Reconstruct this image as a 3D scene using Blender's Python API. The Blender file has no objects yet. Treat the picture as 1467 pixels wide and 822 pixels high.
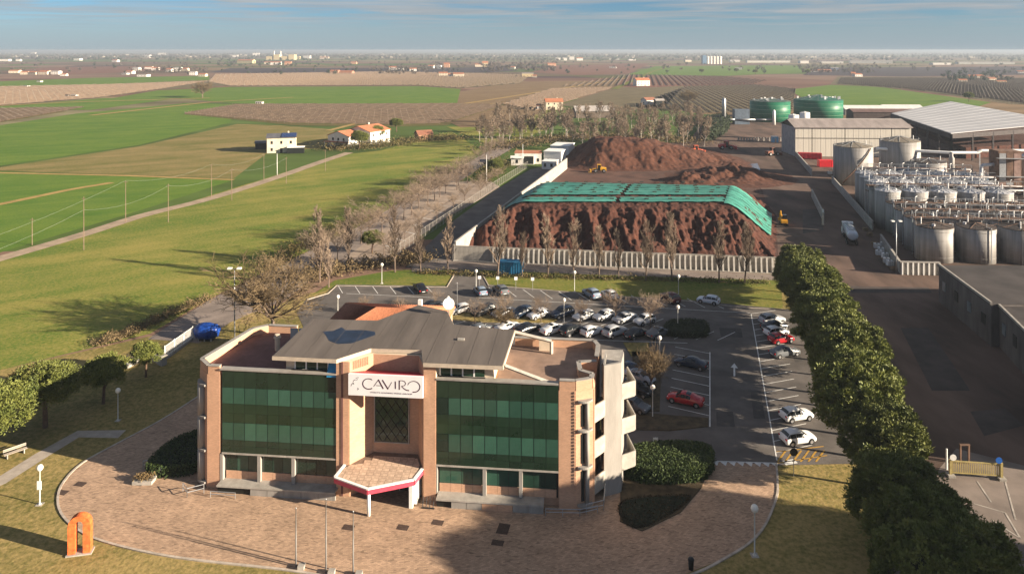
import bpy, math, random
import numpy as np
from mathutils import Vector, noise as mnoise
random.seed(7); rng = np.random.default_rng(7)
R = math.radians
SC = bpy.context.scene
COL = SC.collection

# ------------------------------------------------------------------ camera, sky, sun, exposure
F, H, YH, CX = 1060.0, 45.0, 72.0, 733.5          # focal length in photo pixels, height, horizon row, centre column
cam_d = bpy.data.cameras.new('camera'); cam = bpy.data.objects.new('camera', cam_d); COL.objects.link(cam)
cam.location = (0, 0, H); cam.rotation_euler = (R(90), 0, 0)
cam_d.sensor_width = 36; cam_d.lens = F / 1467 * 36
cam_d.shift_y = -(411 - YH) / 1467
cam_d.clip_start = 1; cam_d.clip_end = 200000
SC.camera = cam

SUN_AZ, SUN_EL = 108.0, 16.0                       # clockwise from +Y
world = bpy.data.worlds.new('World'); SC.world = world; world.use_nodes = True
def build_world():
    nt = world.node_tree; N = nt.nodes; L = nt.links
    N.clear()
    out = N.new('ShaderNodeOutputWorld'); bg = N.new('ShaderNodeBackground'); bg.inputs[1].default_value = 0.05
    sky = N.new('ShaderNodeTexSky'); sky.sky_type = 'NISHITA'; sky.sun_disc = False
    sky.sun_elevation = R(SUN_EL); sky.sun_rotation = R(SUN_AZ); sky.altitude = 50
    sky.air_density = 0.8; sky.dust_density = 0.0; sky.ozone_density = 2.5
    # flat cloud layer seen from below: direction projected on a plane overhead
    tc = N.new('ShaderNodeTexCoord'); sep = N.new('ShaderNodeSeparateXYZ'); L.new(tc.outputs['Generated'], sep.inputs[0])
    mz = N.new('ShaderNodeMath'); mz.operation = 'MAXIMUM'; mz.inputs[1].default_value = 0.004; L.new(sep.outputs[2], mz.inputs[0])
    dx = N.new('ShaderNodeMath'); dx.operation = 'DIVIDE'; L.new(sep.outputs[0], dx.inputs[0]); L.new(mz.outputs[0], dx.inputs[1])
    dy = N.new('ShaderNodeMath'); dy.operation = 'DIVIDE'; L.new(sep.outputs[1], dy.inputs[0]); L.new(mz.outputs[0], dy.inputs[1])
    cmb = N.new('ShaderNodeCombineXYZ'); L.new(dx.outputs[0], cmb.inputs[0]); L.new(dy.outputs[0], cmb.inputs[1])
    nz = N.new('ShaderNodeTexNoise'); nz.inputs['Scale'].default_value = 0.30; nz.inputs['Detail'].default_value = 10
    nz.inputs['Roughness'].default_value = 0.62; nz.inputs['Distortion'].default_value = 0.7
    mp = N.new('ShaderNodeMapping'); mp.inputs['Scale'].default_value = (0.9, 1.0, 1); mp.inputs['Location'].default_value = (3.1, 7.7, 0)
    L.new(cmb.outputs[0], mp.inputs[0]); L.new(mp.outputs[0], nz.inputs['Vector'])
    rp = N.new('ShaderNodeValToRGB'); rp.color_ramp.elements[0].position = 0.36; rp.color_ramp.elements[1].position = 0.60
    L.new(nz.outputs['Fac'], rp.inputs[0])
    # thin out in the haze close to the horizon
    fh = N.new('ShaderNodeMapRange'); fh.inputs[1].default_value = 0.012; fh.inputs[2].default_value = 0.05; L.new(sep.outputs[2], fh.inputs[0])
    mf = N.new('ShaderNodeMath'); mf.operation = 'MULTIPLY'; L.new(rp.outputs[0], mf.inputs[0]); L.new(fh.outputs[0], mf.inputs[1])
    mf2 = N.new('ShaderNodeMath'); mf2.operation = 'MULTIPLY'; mf2.inputs[1].default_value = 0.85; L.new(mf.outputs[0], mf2.inputs[0])
    nz2 = N.new('ShaderNodeTexNoise'); nz2.inputs['Scale'].default_value = 0.4; nz2.inputs['Detail'].default_value = 4; L.new(mp.outputs[0], nz2.inputs['Vector'])
    cc = N.new('ShaderNodeMix'); cc.data_type = 'RGBA'; cc.inputs[6].default_value = (1.5, 1.85, 2.1, 1); cc.inputs[7].default_value = (3.8, 3.7, 3.65, 1)
    L.new(nz2.outputs['Fac'], cc.inputs[0])
    tint = N.new('ShaderNodeMix'); tint.data_type = 'RGBA'; tint.blend_type = 'MULTIPLY'; tint.inputs[0].default_value = 1.0
    tint.inputs[7].default_value = (0.36, 0.47, 0.60, 1)
    L.new(sky.outputs[0], tint.inputs[6])
    mix = N.new('ShaderNodeMix'); mix.data_type = 'RGBA'
    L.new(mf2.outputs[0], mix.inputs[0]); L.new(tint.outputs[2], mix.inputs[6]); L.new(cc.outputs[2], mix.inputs[7])
    # pale grey-blue air low over the whole horizon
    lowh = N.new('ShaderNodeMapRange'); lowh.interpolation_type = 'SMOOTHSTEP'; lowh.inputs[1].default_value = 0.055; lowh.inputs[2].default_value = 0.0; lowh.inputs[3].default_value = 0.0; lowh.inputs[4].default_value = 0.8
    L.new(sep.outputs[2], lowh.inputs[0])
    mixh = N.new('ShaderNodeMix'); mixh.data_type = 'RGBA'; mixh.inputs[7].default_value = (2.3, 2.7, 3.1, 1)
    L.new(lowh.outputs[0], mixh.inputs[0]); L.new(mix.outputs[2], mixh.inputs[6])
    L.new(mixh.outputs[2], bg.inputs[0]); L.new(bg.outputs[0], out.inputs[0])
build_world()
sun_d = bpy.data.lights.new('sun', 'SUN'); sun_d.energy = 5.0; sun_d.angle = R(0.5); sun_d.color = (1.0, 0.85, 0.66)
sun = bpy.data.objects.new('sun', sun_d); COL.objects.link(sun)
S_DIR = Vector((math.sin(R(SUN_AZ)) * math.cos(R(SUN_EL)), math.cos(R(SUN_AZ)) * math.cos(R(SUN_EL)), math.sin(R(SUN_EL))))
sun.rotation_euler = S_DIR.to_track_quat('Z', 'Y').to_euler(); sun.location = (60, -40, 90)
SC.view_settings.view_transform = 'Standard'; SC.view_settings.look = 'None'
SC.view_settings.exposure = 1.7; SC.view_settings.gamma = 1.0; SC.view_settings.use_curve_mapping = False
SC.cycles.use_denoising = True
SC.cycles.max_bounces = 5; SC.cycles.diffuse_bounces = 2; SC.cycles.glossy_bounces = 2; SC.cycles.transmission_bounces = 2
SC.cycles.transparent_max_bounces = 4; SC.cycles.volume_bounces = 0

# ------------------------------------------------------------------ helpers
def G(x, y, z=0.0):
    """where a photo pixel meets the level plane at height z"""
    D = F * (H - z) / (y - YH)
    return ((x - CX) * D / F, D, z)
def G2(x, y, z=0.0): return G(x, y, z)[:2]

class MB:
    def __init__(s): s.v = []; s.f = []
    def quad(s, *p):
        n = len(s.v); s.v += [tuple(q) for q in p]; s.f.append(tuple(range(n, n + len(p)))); return s
    def box(s, x0, x1, y0, y1, z0, z1):
        n = len(s.v)
        s.v += [(x0,y0,z0),(x1,y0,z0),(x1,y1,z0),(x0,y1,z0),(x0,y0,z1),(x1,y0,z1),(x1,y1,z1),(x0,y1,z1)]
        s.f += [tuple(n+i for i in q) for q in ((3,2,1,0),(4,5,6,7),(0,1,5,4),(1,2,6,5),(2,3,7,6),(3,0,4,7))]; return s
    def prism(s, pts, z0, z1, caps=True):
        n = len(s.v); k = len(pts)
        zz0 = [z0(*p) if callable(z0) else z0 for p in pts]; zz1 = [z1(*p) if callable(z1) else z1 for p in pts]
        s.v += [(p[0], p[1], a) for p, a in zip(pts, zz0)] + [(p[0], p[1], a) for p, a in zip(pts, zz1)]
        ar = sum(pts[i][0]*pts[(i+1)%k][1]-pts[(i+1)%k][0]*pts[i][1] for i in range(k))
        fl = ar < 0
        for i in range(k):
            j = (i+1) % k; q = (n+i, n+j, n+k+j, n+k+i); s.f.append(q[::-1] if fl else q)
        if caps:
            t = tuple(range(n+k, n+2*k)); b = tuple(range(n, n+k))
            s.f.append(t[::-1] if fl else t); s.f.append(b if fl else b[::-1])
        return s
    def wall(s, p, q, t, z0, z1):
        """upright slab from p to q, thickness t centred on the line"""
        dx, dy = q[0]-p[0], q[1]-p[1]; l = math.hypot(dx, dy) or 1; nx, ny = -dy/l*t/2, dx/l*t/2
        return s.prism([(p[0]-nx,p[1]-ny),(q[0]-nx,q[1]-ny),(q[0]+nx,q[1]+ny),(p[0]+nx,p[1]+ny)], z0, z1)
    def tube(s, p, q, r0, r1=None, n=8, caps=True):
        r1 = r0 if r1 is None else r1
        p, q = Vector(p), Vector(q); d = (q-p).normalized()
        a = d.cross(Vector((0,0,1)) if abs(d.z) < .9 else Vector((1,0,0))).normalized(); b = d.cross(a)
        k = len(s.v)
        for c, r in ((p, r0), (q, r1)):
            for i in range(n):
                t = 2*math.pi*i/n; s.v.append(tuple(c + a*(r*math.cos(t)) + b*(r*math.sin(t))))
        for i in range(n):
            j = (i+1) % n; s.f.append((k+i, k+n+i, k+n+j, k+j))
        if caps: s.f.append(tuple(range(k, k+n))); s.f.append(tuple(range(k+2*n-1, k+n-1, -1)))
        return s
    def path(s, pts, r, n=6):
        for a, b in zip(pts[:-1], pts[1:]): s.tube(a, b, r, r, n)
        return s
    def lathe(s, prof, n=24, c=(0,0)):
        k = len(s.v); m = len(prof)
        for r, z in prof:
            for i in range(n):
                t = 2*math.pi*i/n; s.v.append((c[0]+r*math.cos(t), c[1]+r*math.sin(t), z))
        for a in range(m-1):
            for i in range(n):
                j = (i+1) % n; s.f.append((k+a*n+i, k+a*n+j, k+(a+1)*n+j, k+(a+1)*n+i))
        if prof[0][0] > 1e-4: s.f.append(tuple(range(k+n-1, k-1, -1)))
        if prof[-1][0] > 1e-4: s.f.append(tuple(range(k+(m-1)*n, k+m*n)))
        return s
    def mesh(s, name, m, smooth=False):
        me = bpy.data.meshes.new(name); me.from_pydata(s.v, [], s.f); me.update()
        if m: me.materials.append(m)
        if smooth: me.polygons.foreach_set('use_smooth', [True]*len(me.polygons))
        return me
    def build(s, name, m, parent=None, smooth=False, loc=None):
        return ob(name, s.mesh(name, m, smooth), parent, loc)

def ob(name, me, parent=None, loc=None, rz=0.0, color=None):
    o = bpy.data.objects.new(name, me); COL.objects.link(o)
    if parent: o.parent = parent
    if loc: o.location = loc
    if rz: o.rotation_euler = (0, 0, rz)
    if color: o.color = (*color, 1)
    return o
def tag(o, label=None, cat=None, group=None, kind=None):
    if label: o['label'] = label
    if cat: o['category'] = cat
    if group: o['group'] = group
    if kind: o['kind'] = kind
    return o
def thing(name, label, cat, loc=(0,0,0), rz=0.0, group=None):
    o = ob(name, None, None, loc, rz); o.empty_display_size = .5
    return tag(o, label, cat, group)
def copy_tree(o, parent=None):
    c = o.copy(); COL.objects.link(c); c.parent = parent
    for ch in KIDS.get(o.name, []): copy_tree(ch, c)
    return c
KIDS = {}
def reg(o, kids): KIDS[o.name] = kids
def reg_tree(o):
    bpy.context.view_layer.update()
    def rec(q):
        KIDS[q.name] = list(q.children)
        for c in q.children: rec(c)
    rec(o)
ORD = ['', 'first','second','third','fourth','fifth','sixth','seventh','eighth','ninth','tenth','eleventh','twelfth','thirteenth','fourteenth','fifteenth','sixteenth','seventeenth','eighteenth','nineteenth','twentieth']
def nth(i):
    if i <= 20: return ORD[i]
    t = {2:'twenty',3:'thirty',4:'forty',5:'fifty',6:'sixty',7:'seventy',8:'eighty',9:'ninety'}[i//10]
    return (t[:-1]+'ieth') if i % 10 == 0 else t + '-' + ORD[i % 10]
def npmesh(name, verts, faces, m, smooth=False):
    """faces: (n,3) or (n,4) array"""
    me = bpy.data.meshes.new(name); k = faces.shape[1]; n = len(faces)
    me.vertices.add(len(verts)); me.vertices.foreach_set('co', np.asarray(verts, np.float32).ravel())
    me.loops.add(n*k); me.loops.foreach_set('vertex_index', np.asarray(faces, np.int32).ravel())
    me.polygons.add(n); me.polygons.foreach_set('loop_start', np.arange(0, n*k, k, dtype=np.int32))
    me.polygons.foreach_set('use_smooth', np.full(n, smooth))
    me.update(calc_edges=True); me.validate()
    if m: me.materials.append(m)
    return me

# ------------------------------------------------------------------ materials
MATS = {}
def mat(name, c, rough=0.8, var=0.18, scale=3.0, bump=0.0, bscale=None, metal=0.0, spec=0.3, c2=None, stretch=None, rot=0.0, objcol=False, rand=0.0, detail=6, ramp=(0.35,0.65), big=0.0, emit=None):
    """noise-varied principled material; c..c2 over noise, optional second very large noise"""
    if name in MATS: return MATS[name]
    m = bpy.data.materials.new(name); m.use_nodes = True; nt = m.node_tree; N = nt.nodes; L = nt.links
    b = N['Principled BSDF']; b.inputs['Roughness'].default_value = rough; b.inputs['Metallic'].default_value = metal
    b.inputs['Specular IOR Level'].default_value = spec
    tc = N.new('ShaderNodeTexCoord'); mp = N.new('ShaderNodeMapping'); L.new(tc.outputs['Object'], mp.inputs[0])
    if stretch: mp.inputs['Scale'].default_value = stretch
    mp.inputs['Rotation'].default_value = (0, 0, rot)
    nz = N.new('ShaderNodeTexNoise'); nz.inputs['Scale'].default_value = scale; nz.inputs['Detail'].default_value = detail; nz.inputs['Roughness'].default_value = .6
    L.new(mp.outputs[0], nz.inputs['Vector'])
    rp = N.new('ShaderNodeValToRGB'); e = rp.color_ramp.elements
    if c2 is None: c2 = tuple(min(1, x*(1+var)) for x in c); c1 = tuple(x*(1-var) for x in c)
    else: c1 = c
    e[0].color = (*c1, 1); e[1].color = (*c2, 1); e[0].position, e[1].position = ramp
    L.new(nz.outputs['Fac'], rp.inputs[0]); colr = rp.outputs[0]
    def mul(a, fac_out, lo, hi):
        mr = N.new('ShaderNodeMapRange'); mr.inputs[3].default_value = lo; mr.inputs[4].default_value = hi; L.new(fac_out, mr.inputs[0])
        vm = N.new('ShaderNodeVectorMath'); vm.operation = 'SCALE'; L.new(a, vm.inputs[0]); L.new(mr.outputs[0], vm.inputs['Scale']); return vm.outputs[0]
    if big:
        n2 = N.new('ShaderNodeTexNoise'); n2.inputs['Scale'].default_value = scale*.07; n2.inputs['Detail'].default_value = 4; L.new(tc.outputs['Object'], n2.inputs['Vector'])
        colr = mul(colr, n2.outputs['Fac'], 1-big, 1+big)
    if rand:
        oi = N.new('ShaderNodeObjectInfo'); colr = mul(colr, oi.outputs['Random'], 1-rand, 1+rand)
    if objcol:
        oi2 = N.new('ShaderNodeObjectInfo'); mx = N.new('ShaderNodeMix'); mx.data_type = 'RGBA'; mx.blend_type = 'MULTIPLY'; mx.inputs[0].default_value = 1
        L.new(colr, mx.inputs[6]); L.new(oi2.outputs['Color'], mx.inputs[7]); colr = mx.outputs[2]
    L.new(colr, b.inputs['Base Color'])
    if bump:
        nb = N.new('ShaderNodeTexNoise'); nb.inputs['Scale'].default_value = bscale or scale*3; nb.inputs['Detail'].default_value = 5; L.new(mp.outputs[0], nb.inputs['Vector'])
        bm = N.new('ShaderNodeBump'); bm.inputs['Strength'].default_value = bump; bm.inputs['Distance'].default_value = .1
        L.new(nb.outputs['Fac'], bm.inputs['Height']); L.new(bm.outputs[0], b.inputs['Normal'])
    MATS[name] = m; return m
def brick_mat(name, c, cm, scale, bw=.5, bh=.25, mortar=.02, rough=.85, rot=(0,0,0), big=.25, bump=.3, offset=.5):
    if name in MATS: return MATS[name]
    m = bpy.data.materials.new(name); m.use_nodes = True; nt = m.node_tree; N = nt.nodes; L = nt.links
    b = N['Principled BSDF']; b.inputs['Roughness'].default_value = rough; b.inputs['Specular IOR Level'].default_value = .2
    tc = N.new('ShaderNodeTexCoord'); mp = N.new('ShaderNodeMapping'); mp.inputs['Rotation'].default_value = rot; L.new(tc.outputs['Object'], mp.inputs[0])
    br = N.new('ShaderNodeTexBrick'); br.inputs['Scale'].default_value = scale; br.inputs['Brick Width'].default_value = bw; br.inputs['Row Height'].default_value = bh
    br.inputs['Mortar Size'].default_value = mortar; br.inputs['Mortar Smooth'].default_value = .3; br.offset = offset
    kv = .22 if name == 'forecourt_paving' else .10
    br.inputs['Color1'].default_value = (*[x*(1-kv) for x in c], 1); br.inputs['Color2'].default_value = (*[min(1,x*(1+kv)) for x in c], 1); br.inputs['Mortar'].default_value = (*cm, 1)
    L.new(mp.outputs[0], br.inputs['Vector'])
    nz = N.new('ShaderNodeTexNoise'); nz.inputs['Scale'].default_value = .35; nz.inputs['Detail'].default_value = 8; nz.inputs['Roughness'].default_value = .7; L.new(tc.outputs['Object'], nz.inputs['Vector'])
    mr = N.new('ShaderNodeMapRange'); mr.inputs[1].default_value = .3; mr.inputs[2].default_value = .7; mr.inputs[3].default_value = 1-big; mr.inputs[4].default_value = 1+big; L.new(nz.outputs['Fac'], mr.inputs[0])
    vm = N.new('ShaderNodeVectorMath'); vm.operation = 'SCALE'; L.new(br.outputs['Color'], vm.inputs[0]); L.new(mr.outputs[0], vm.inputs['Scale'])
    colo = vm.outputs[0]
    if name == 'forecourt_paving':                               # sunk and dirty setts: short dark dashes along the courses
        md = N.new('ShaderNodeMapping'); md.inputs['Scale'].default_value = (.9,2.6,1); L.new(tc.outputs['Object'], md.inputs[0])
        nd = N.new('ShaderNodeTexNoise'); nd.inputs['Scale'].default_value = 1.7; nd.inputs['Detail'].default_value = 5; nd.inputs['Roughness'].default_value = .6; L.new(md.outputs[0], nd.inputs['Vector'])
        rd = N.new('ShaderNodeMapRange'); rd.inputs[1].default_value = .54; rd.inputs[2].default_value = .66; rd.inputs[3].default_value = 1.04; rd.inputs[4].default_value = .66; L.new(nd.outputs['Fac'], rd.inputs[0])
        v2 = N.new('ShaderNodeVectorMath'); v2.operation = 'SCALE'; L.new(colo, v2.inputs[0]); L.new(rd.outputs[0], v2.inputs['Scale']); colo = v2.outputs[0]
    L.new(colo, b.inputs['Base Color'])
    bm = N.new('ShaderNodeBump'); bm.inputs['Strength'].default_value = bump; bm.inputs['Distance'].default_value = .03; bm.invert = True
    L.new(br.outputs['Fac'], bm.inputs['Height']); L.new(bm.outputs[0], b.inputs['Normal'])
    MATS[name] = m; return m
def glass_mat(name, rough=.06, base=(.02,.05,.035), objcol=True, spec=.6):
    m = mat(name, base, rough, .12, .8, objcol=objcol, spec=spec); return m

def field_mat(name, ca, cb, rot, line=0.0, lscale=.3, lc=None):
    """crop field: streaky noise along the working direction, optional row lines"""
    if name in MATS: return MATS[name]
    m = bpy.data.materials.new(name); m.use_nodes = True; nt = m.node_tree; N = nt.nodes; L = nt.links
    b = N['Principled BSDF']; b.inputs['Roughness'].default_value = .95; b.inputs['Specular IOR Level'].default_value = .1
    tc = N.new('ShaderNodeTexCoord'); mp = N.new('ShaderNodeMapping'); mp.vector_type = 'TEXTURE'; mp.inputs['Rotation'].default_value = (0,0,rot); L.new(tc.outputs['Object'], mp.inputs[0])
    m2 = N.new('ShaderNodeMapping'); m2.inputs['Scale'].default_value = (.012, .13, 1); L.new(mp.outputs[0], m2.inputs[0])
    n1 = N.new('ShaderNodeTexNoise'); n1.inputs['Scale'].default_value = 1; n1.inputs['Detail'].default_value = 6; n1.inputs['Roughness'].default_value = .6; L.new(m2.outputs[0], n1.inputs['Vector'])
    n2 = N.new('ShaderNodeTexNoise'); n2.inputs['Scale'].default_value = .05; n2.inputs['Detail'].default_value = 9; n2.inputs['Roughness'].default_value = .7; L.new(tc.outputs['Object'], n2.inputs['Vector'])
    n3 = N.new('ShaderNodeTexNoise'); n3.inputs['Scale'].default_value = 1.7; n3.inputs['Detail'].default_value = 7; n3.inputs['Roughness'].default_value = .75; L.new(tc.outputs['Object'], n3.inputs['Vector'])
    m3 = N.new('ShaderNodeMath'); m3.operation = 'MULTIPLY_ADD'; m3.inputs[1].default_value = 1.7; m3.inputs[2].default_value = -.85; L.new(n3.outputs['Fac'], m3.inputs[0])
    ad0 = N.new('ShaderNodeMath'); ad0.operation = 'ADD'; L.new(n1.outputs['Fac'], ad0.inputs[0]); L.new(m3.outputs[0], ad0.inputs[1])
    ad = N.new('ShaderNodeMath'); ad.operation = 'ADD'; L.new(ad0.outputs[0], ad.inputs[0]); L.new(n2.outputs['Fac'], ad.inputs[1])
    hf = N.new('ShaderNodeMath'); hf.operation = 'MULTIPLY'; hf.inputs[1].default_value = .5; L.new(ad.outputs[0], hf.inputs[0])
    rp = N.new('ShaderNodeValToRGB'); e = rp.color_ramp.elements; e[0].position = .38; e[1].position = .62; e[0].color = (*ca,1); e[1].color = (*cb,1)
    L.new(hf.outputs[0], rp.inputs[0]); colr = rp.outputs[0]
    if line:
        wv = N.new('ShaderNodeTexWave'); wv.bands_direction = 'Y'; wv.inputs['Scale'].default_value = lscale; wv.inputs['Distortion'].default_value = .6; wv.inputs['Detail'].default_value = 1
        L.new(mp.outputs[0], wv.inputs['Vector'])
        mr = N.new('ShaderNodeMath'); mr.operation = 'MULTIPLY'; mr.inputs[1].default_value = line; L.new(wv.outputs['Fac'], mr.inputs[0])
        mx = N.new('ShaderNodeMix'); mx.data_type = 'RGBA'; L.new(mr.outputs[0], mx.inputs[0]); L.new(colr, mx.inputs[6]); mx.inputs[7].default_value = (*(lc or tuple(x*.5 for x in ca)),1); colr = mx.outputs[2]
    L.new(colr, b.inputs['Base Color'])
    nb = N.new('ShaderNodeTexNoise'); nb.inputs['Scale'].default_value = 2.5; nb.inputs['Detail'].default_value = 6; L.new(tc.outputs['Object'], nb.inputs['Vector'])
    bm = N.new('ShaderNodeBump'); bm.inputs['Strength'].default_value = .5; bm.inputs['Distance'].default_value = .12; L.new(nb.outputs['Fac'], bm.inputs['Height']); L.new(bm.outputs[0], b.inputs['Normal'])
    MATS[name] = m; return m

def plain_mat():
    """far plain: patchwork of fields from stretched cells"""
    m = bpy.data.materials.new('plain'); m.use_nodes = True; nt = m.node_tree; N = nt.nodes; L = nt.links
    b = N['Principled BSDF']; b.inputs['Roughness'].default_value = .95; b.inputs['Specular IOR Level'].default_value = .1
    tc = N.new('ShaderNodeTexCoord'); mp = N.new('ShaderNodeMapping'); mp.inputs['Rotation'].default_value = (0,0,R(-12)); mp.inputs['Scale'].default_value = (.0021,.0040,1); L.new(tc.outputs['Object'], mp.inputs[0])
    vo = N.new('ShaderNodeTexVoronoi'); vo.distance = 'CHEBYCHEV'; vo.inputs['Scale'].default_value = 1; vo.inputs['Randomness'].default_value = .8; L.new(mp.outputs[0], vo.inputs['Vector'])
    sp = N.new('ShaderNodeSeparateColor'); L.new(vo.outputs['Color'], sp.inputs[0])
    rp = N.new('ShaderNodeValToRGB'); rp.color_ramp.interpolation = 'CONSTANT'
    cols = [(.10,.095,.032),(.20,.135,.075),(.155,.085,.06),(.075,.115,.025),(.22,.165,.095),(.12,.085,.055),(.10,.13,.03),(.19,.12,.085),(.17,.15,.08),(.085,.05,.045)]
    e = rp.color_ramp.elements; e[0].color = (*cols[0],1); e[1].position = .1; e[1].color = (*cols[1],1)
    for i in range(2, 10):
        q = e.new(i/10); q.color = (*cols[i],1)
    L.new(sp.outputs[0], rp.inputs[0])
    m3 = N.new('ShaderNodeMapping'); m3.inputs['Scale'].default_value = (.004,.03,1); m3.inputs['Rotation'].default_value = (0,0,R(20)); L.new(tc.outputs['Object'], m3.inputs[0])
    n2 = N.new('ShaderNodeTexNoise'); n2.inputs['Scale'].default_value = 1; n2.inputs['Detail'].default_value = 7; L.new(m3.outputs[0], n2.inputs['Vector'])
    mr = N.new('ShaderNodeMapRange'); mr.inputs[1].default_value = .3; mr.inputs[2].default_value = .7; mr.inputs[3].default_value = .65; mr.inputs[4].default_value = 1.35; L.new(n2.outputs['Fac'], mr.inputs[0])
    vm = N.new('ShaderNodeVectorMath'); vm.operation = 'SCALE'; L.new(rp.outputs[0], vm.inputs[0]); L.new(mr.outputs[0], vm.inputs['Scale'])
    L.new(vm.outputs[0], b.inputs['Base Color']); return m

M_brick = brick_mat('brick', (.52,.31,.20), (.47,.31,.22), 2.2, .5, .14, .012, rot=(R(90),0,0), big=.12, bump=.2)
M_brick_r = brick_mat('brick_side', (.52,.31,.20), (.47,.31,.22), 2.2, .5, .14, .012, rot=(R(90),0,R(90)), big=.12, bump=.2)
M_conc = mat('concrete', (.33,.305,.27), .85, .18, .9, .2, 6, big=.2)
M_white_conc = mat('white_concrete', (.29,.27,.245), .8, .12, 1.2, .1, 6, stretch=(1,1,.25))
M_cream = mat('cream_render', (.60,.50,.38), .8, .1, 1.0)
M_white = mat('white_paint', (.78,.77,.74), .5, .05, 2)
M_roof = mat('roof_membrane', (.125,.105,.09), .75, .2, .5, .1, 8, stretch=(1,.15,1), big=.15)
M_patch = mat('roof_patch', (.018,.028,.05), .35, .3, 1)
M_terr = brick_mat('terrace_tile', (.165,.085,.075), (.10,.06,.055), 1.4, .5, .5, .02, big=.3, offset=0)
M_terr2 = mat('terrace_brown', (.26,.175,.13), .85, .2, .6, .1, big=.2)
M_red = mat('sign_red', (.42,.03,.05), .5, .1, 2)
M_pink = mat('canopy_red', (.55,.07,.11), .4, .08, 2)
M_tile_dirty = mat('canopy_tile', (.47,.34,.25), .85, .25, 2.5, .1, rand=.12)
M_glass_v = glass_mat('vision_glass', .06, (.032,.086,.060))
M_glass_s = glass_mat('spandrel_glass', .08, (.014,.031,.018))
M_dark = mat('dark_interior', (.012,.014,.013), .5, .2, 1)
M_black = mat('black_metal', (.02,.02,.022), .5, .2, 2)
M_steel = mat('galvanised_steel', (.40,.41,.42), .45, .15, 2, metal=.6)
M_letter = mat('lettering', (.05,.006,.018), .5, .05, 1)
M_dletter = mat('lettering_grey', (.14,.12,.14), .5, .05, 1)
M_orange = mat('orange_paint', (.60,.135,.035), .75, .28, 2.5, .2, 9, rand=.12)
M_tile = mat('clay_tile', (.40,.155,.08), .85, .25, 6, stretch=(1,.3,1), big=.25)
M_tile_dk = mat('old_and_shaded_tile', (.25,.11,.07), .9, .25, 4, big=.25)
M_pave = brick_mat('forecourt_paving', (.39,.265,.18), (.30,.205,.14), 1.6, .5, .25, .025, big=.2, bump=.35, rot=(0,0,R(-8)))
M_asph = mat('asphalt', (.118,.104,.094), .9, .25, .25, .2, 20, big=.3)
M_asph_l = mat('worn_asphalt', (.21,.17,.145), .92, .2, .3, .2, 20, big=.2)
M_asph_y = mat('yard_asphalt', (.105,.066,.049), .9, .5, .12, .25, 15, big=.55, stretch=(1,.35,1), rot=R(15))
M_dirt = mat('brown_dirt', (.085,.042,.030), .95, .35, .15, .5, 6, big=.3)
M_lawn = field_mat('dry_lawn', (.13,.12,.034), (.34,.25,.10), R(25))
M_lawn_g = field_mat('green_lawn', (.085,.13,.02), (.22,.19,.05), R(10))
M_line = mat('road_paint', (.62,.61,.58), .8, .15, 1.5)
M_yline = mat('yellow_road_paint', (.40,.23,.04), .8, .2, 2)
M_kerb = mat('kerb_stone', (.42,.36,.30), .85, .2, 1.5)
M_path = mat('path_concrete', (.36,.31,.26), .9, .15, 1)

# ------------------------------------------------------------------ the ground and the fields
def sheet(name, px, z, m, world_pts=False, kind='structure'):
    pts = [p if world_pts else G2(*p) for p in px]
    k = len(pts); ar = sum(pts[i][0]*pts[(i+1)%k][1]-pts[(i+1)%k][0]*pts[i][1] for i in range(k))
    if ar < 0: pts = pts[::-1]
    b = MB(); b.quad(*[(p[0], p[1], z) for p in pts]); o = b.build(name, m); return tag(o, kind=kind)
g = MB(); ext = 60000
g.quad((-ext,-600,0),(ext,-600,0),(ext,ext,0),(-ext,ext,0)); tag(g.build('ground', plain_mat()), kind='structure')

def smooth_closed(pts, n=6):
    out = []
    k = len(pts)
    for i in range(k):
        p0, p1, p2, p3 = (Vector(pts[(i+j-1) % k]).to_2d() for j in range(4))
        for s in range(n):
            t = s/n
            out.append(tuple(.5*((2*p1)+(p2-p0)*t+(2*p0-5*p1+4*p2-p3)*t*t+(3*p1-p0-3*p2+p3)*t**3)))
    return out
def smooth_open(pts, n=6):
    pts = [tuple(Vector(pts[0])*2-Vector(pts[1]))] + [tuple(p) for p in pts] + [tuple(Vector(pts[-1])*2-Vector(pts[-2]))]
    out = []
    for i in range(1, len(pts)-2):
        p0, p1, p2, p3 = (Vector(pts[i+j-1]) for j in range(4))
        for s in range(n):
            t = s/n
            out.append(tuple(.5*((2*p1)+(p2-p0)*t+(2*p0-5*p1+4*p2-p3)*t*t+(3*p1-p0-3*p2+p3)*t**3)))
    out.append(tuple(pts[-2])); return out
def strip(name, pts, w, z, m, kind='structure', h=None, parent=None):
    """flat ribbon (or low solid kerb of height h) of width w along world points"""
    b = MB(); L_, R_ = [], []
    for i, p in enumerate(pts):
        a = pts[max(0, i-1)]; c = pts[min(len(pts)-1, i+1)]; dx, dy = c[0]-a[0], c[1]-a[1]; l = math.hypot(dx, dy) or 1
        nx, ny = -dy/l*w/2, dx/l*w/2; L_.append((p[0]+nx, p[1]+ny)); R_.append((p[0]-nx, p[1]-ny))
    n = len(pts)
    if h is None:
        b.v = [(x, y, z) for x, y in R_] + [(x, y, z) for x, y in L_]
        b.f = [(i, i+1, n+i+1, n+i) for i in range(n-1)]
    else:
        b.v = [(x,y,z) for x,y in R_]+[(x,y,z) for x,y in L_]+[(x,y,z+h) for x,y in R_]+[(x,y,z+h) for x,y in L_]
        for i in range(n-1):
            b.f += [(2*n+i,2*n+i+1,3*n+i+1,3*n+i),(i,i+1,2*n+i+1,2*n+i),(n+i+1,n+i,3*n+i,3*n+i+1)]
        b.f += [(0,2*n,3*n,n),(n-1,2*n-1,4*n-1,3*n-1)]
    o = b.build(name, m, parent)
    return tag(o, kind=kind) if kind else o

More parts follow.
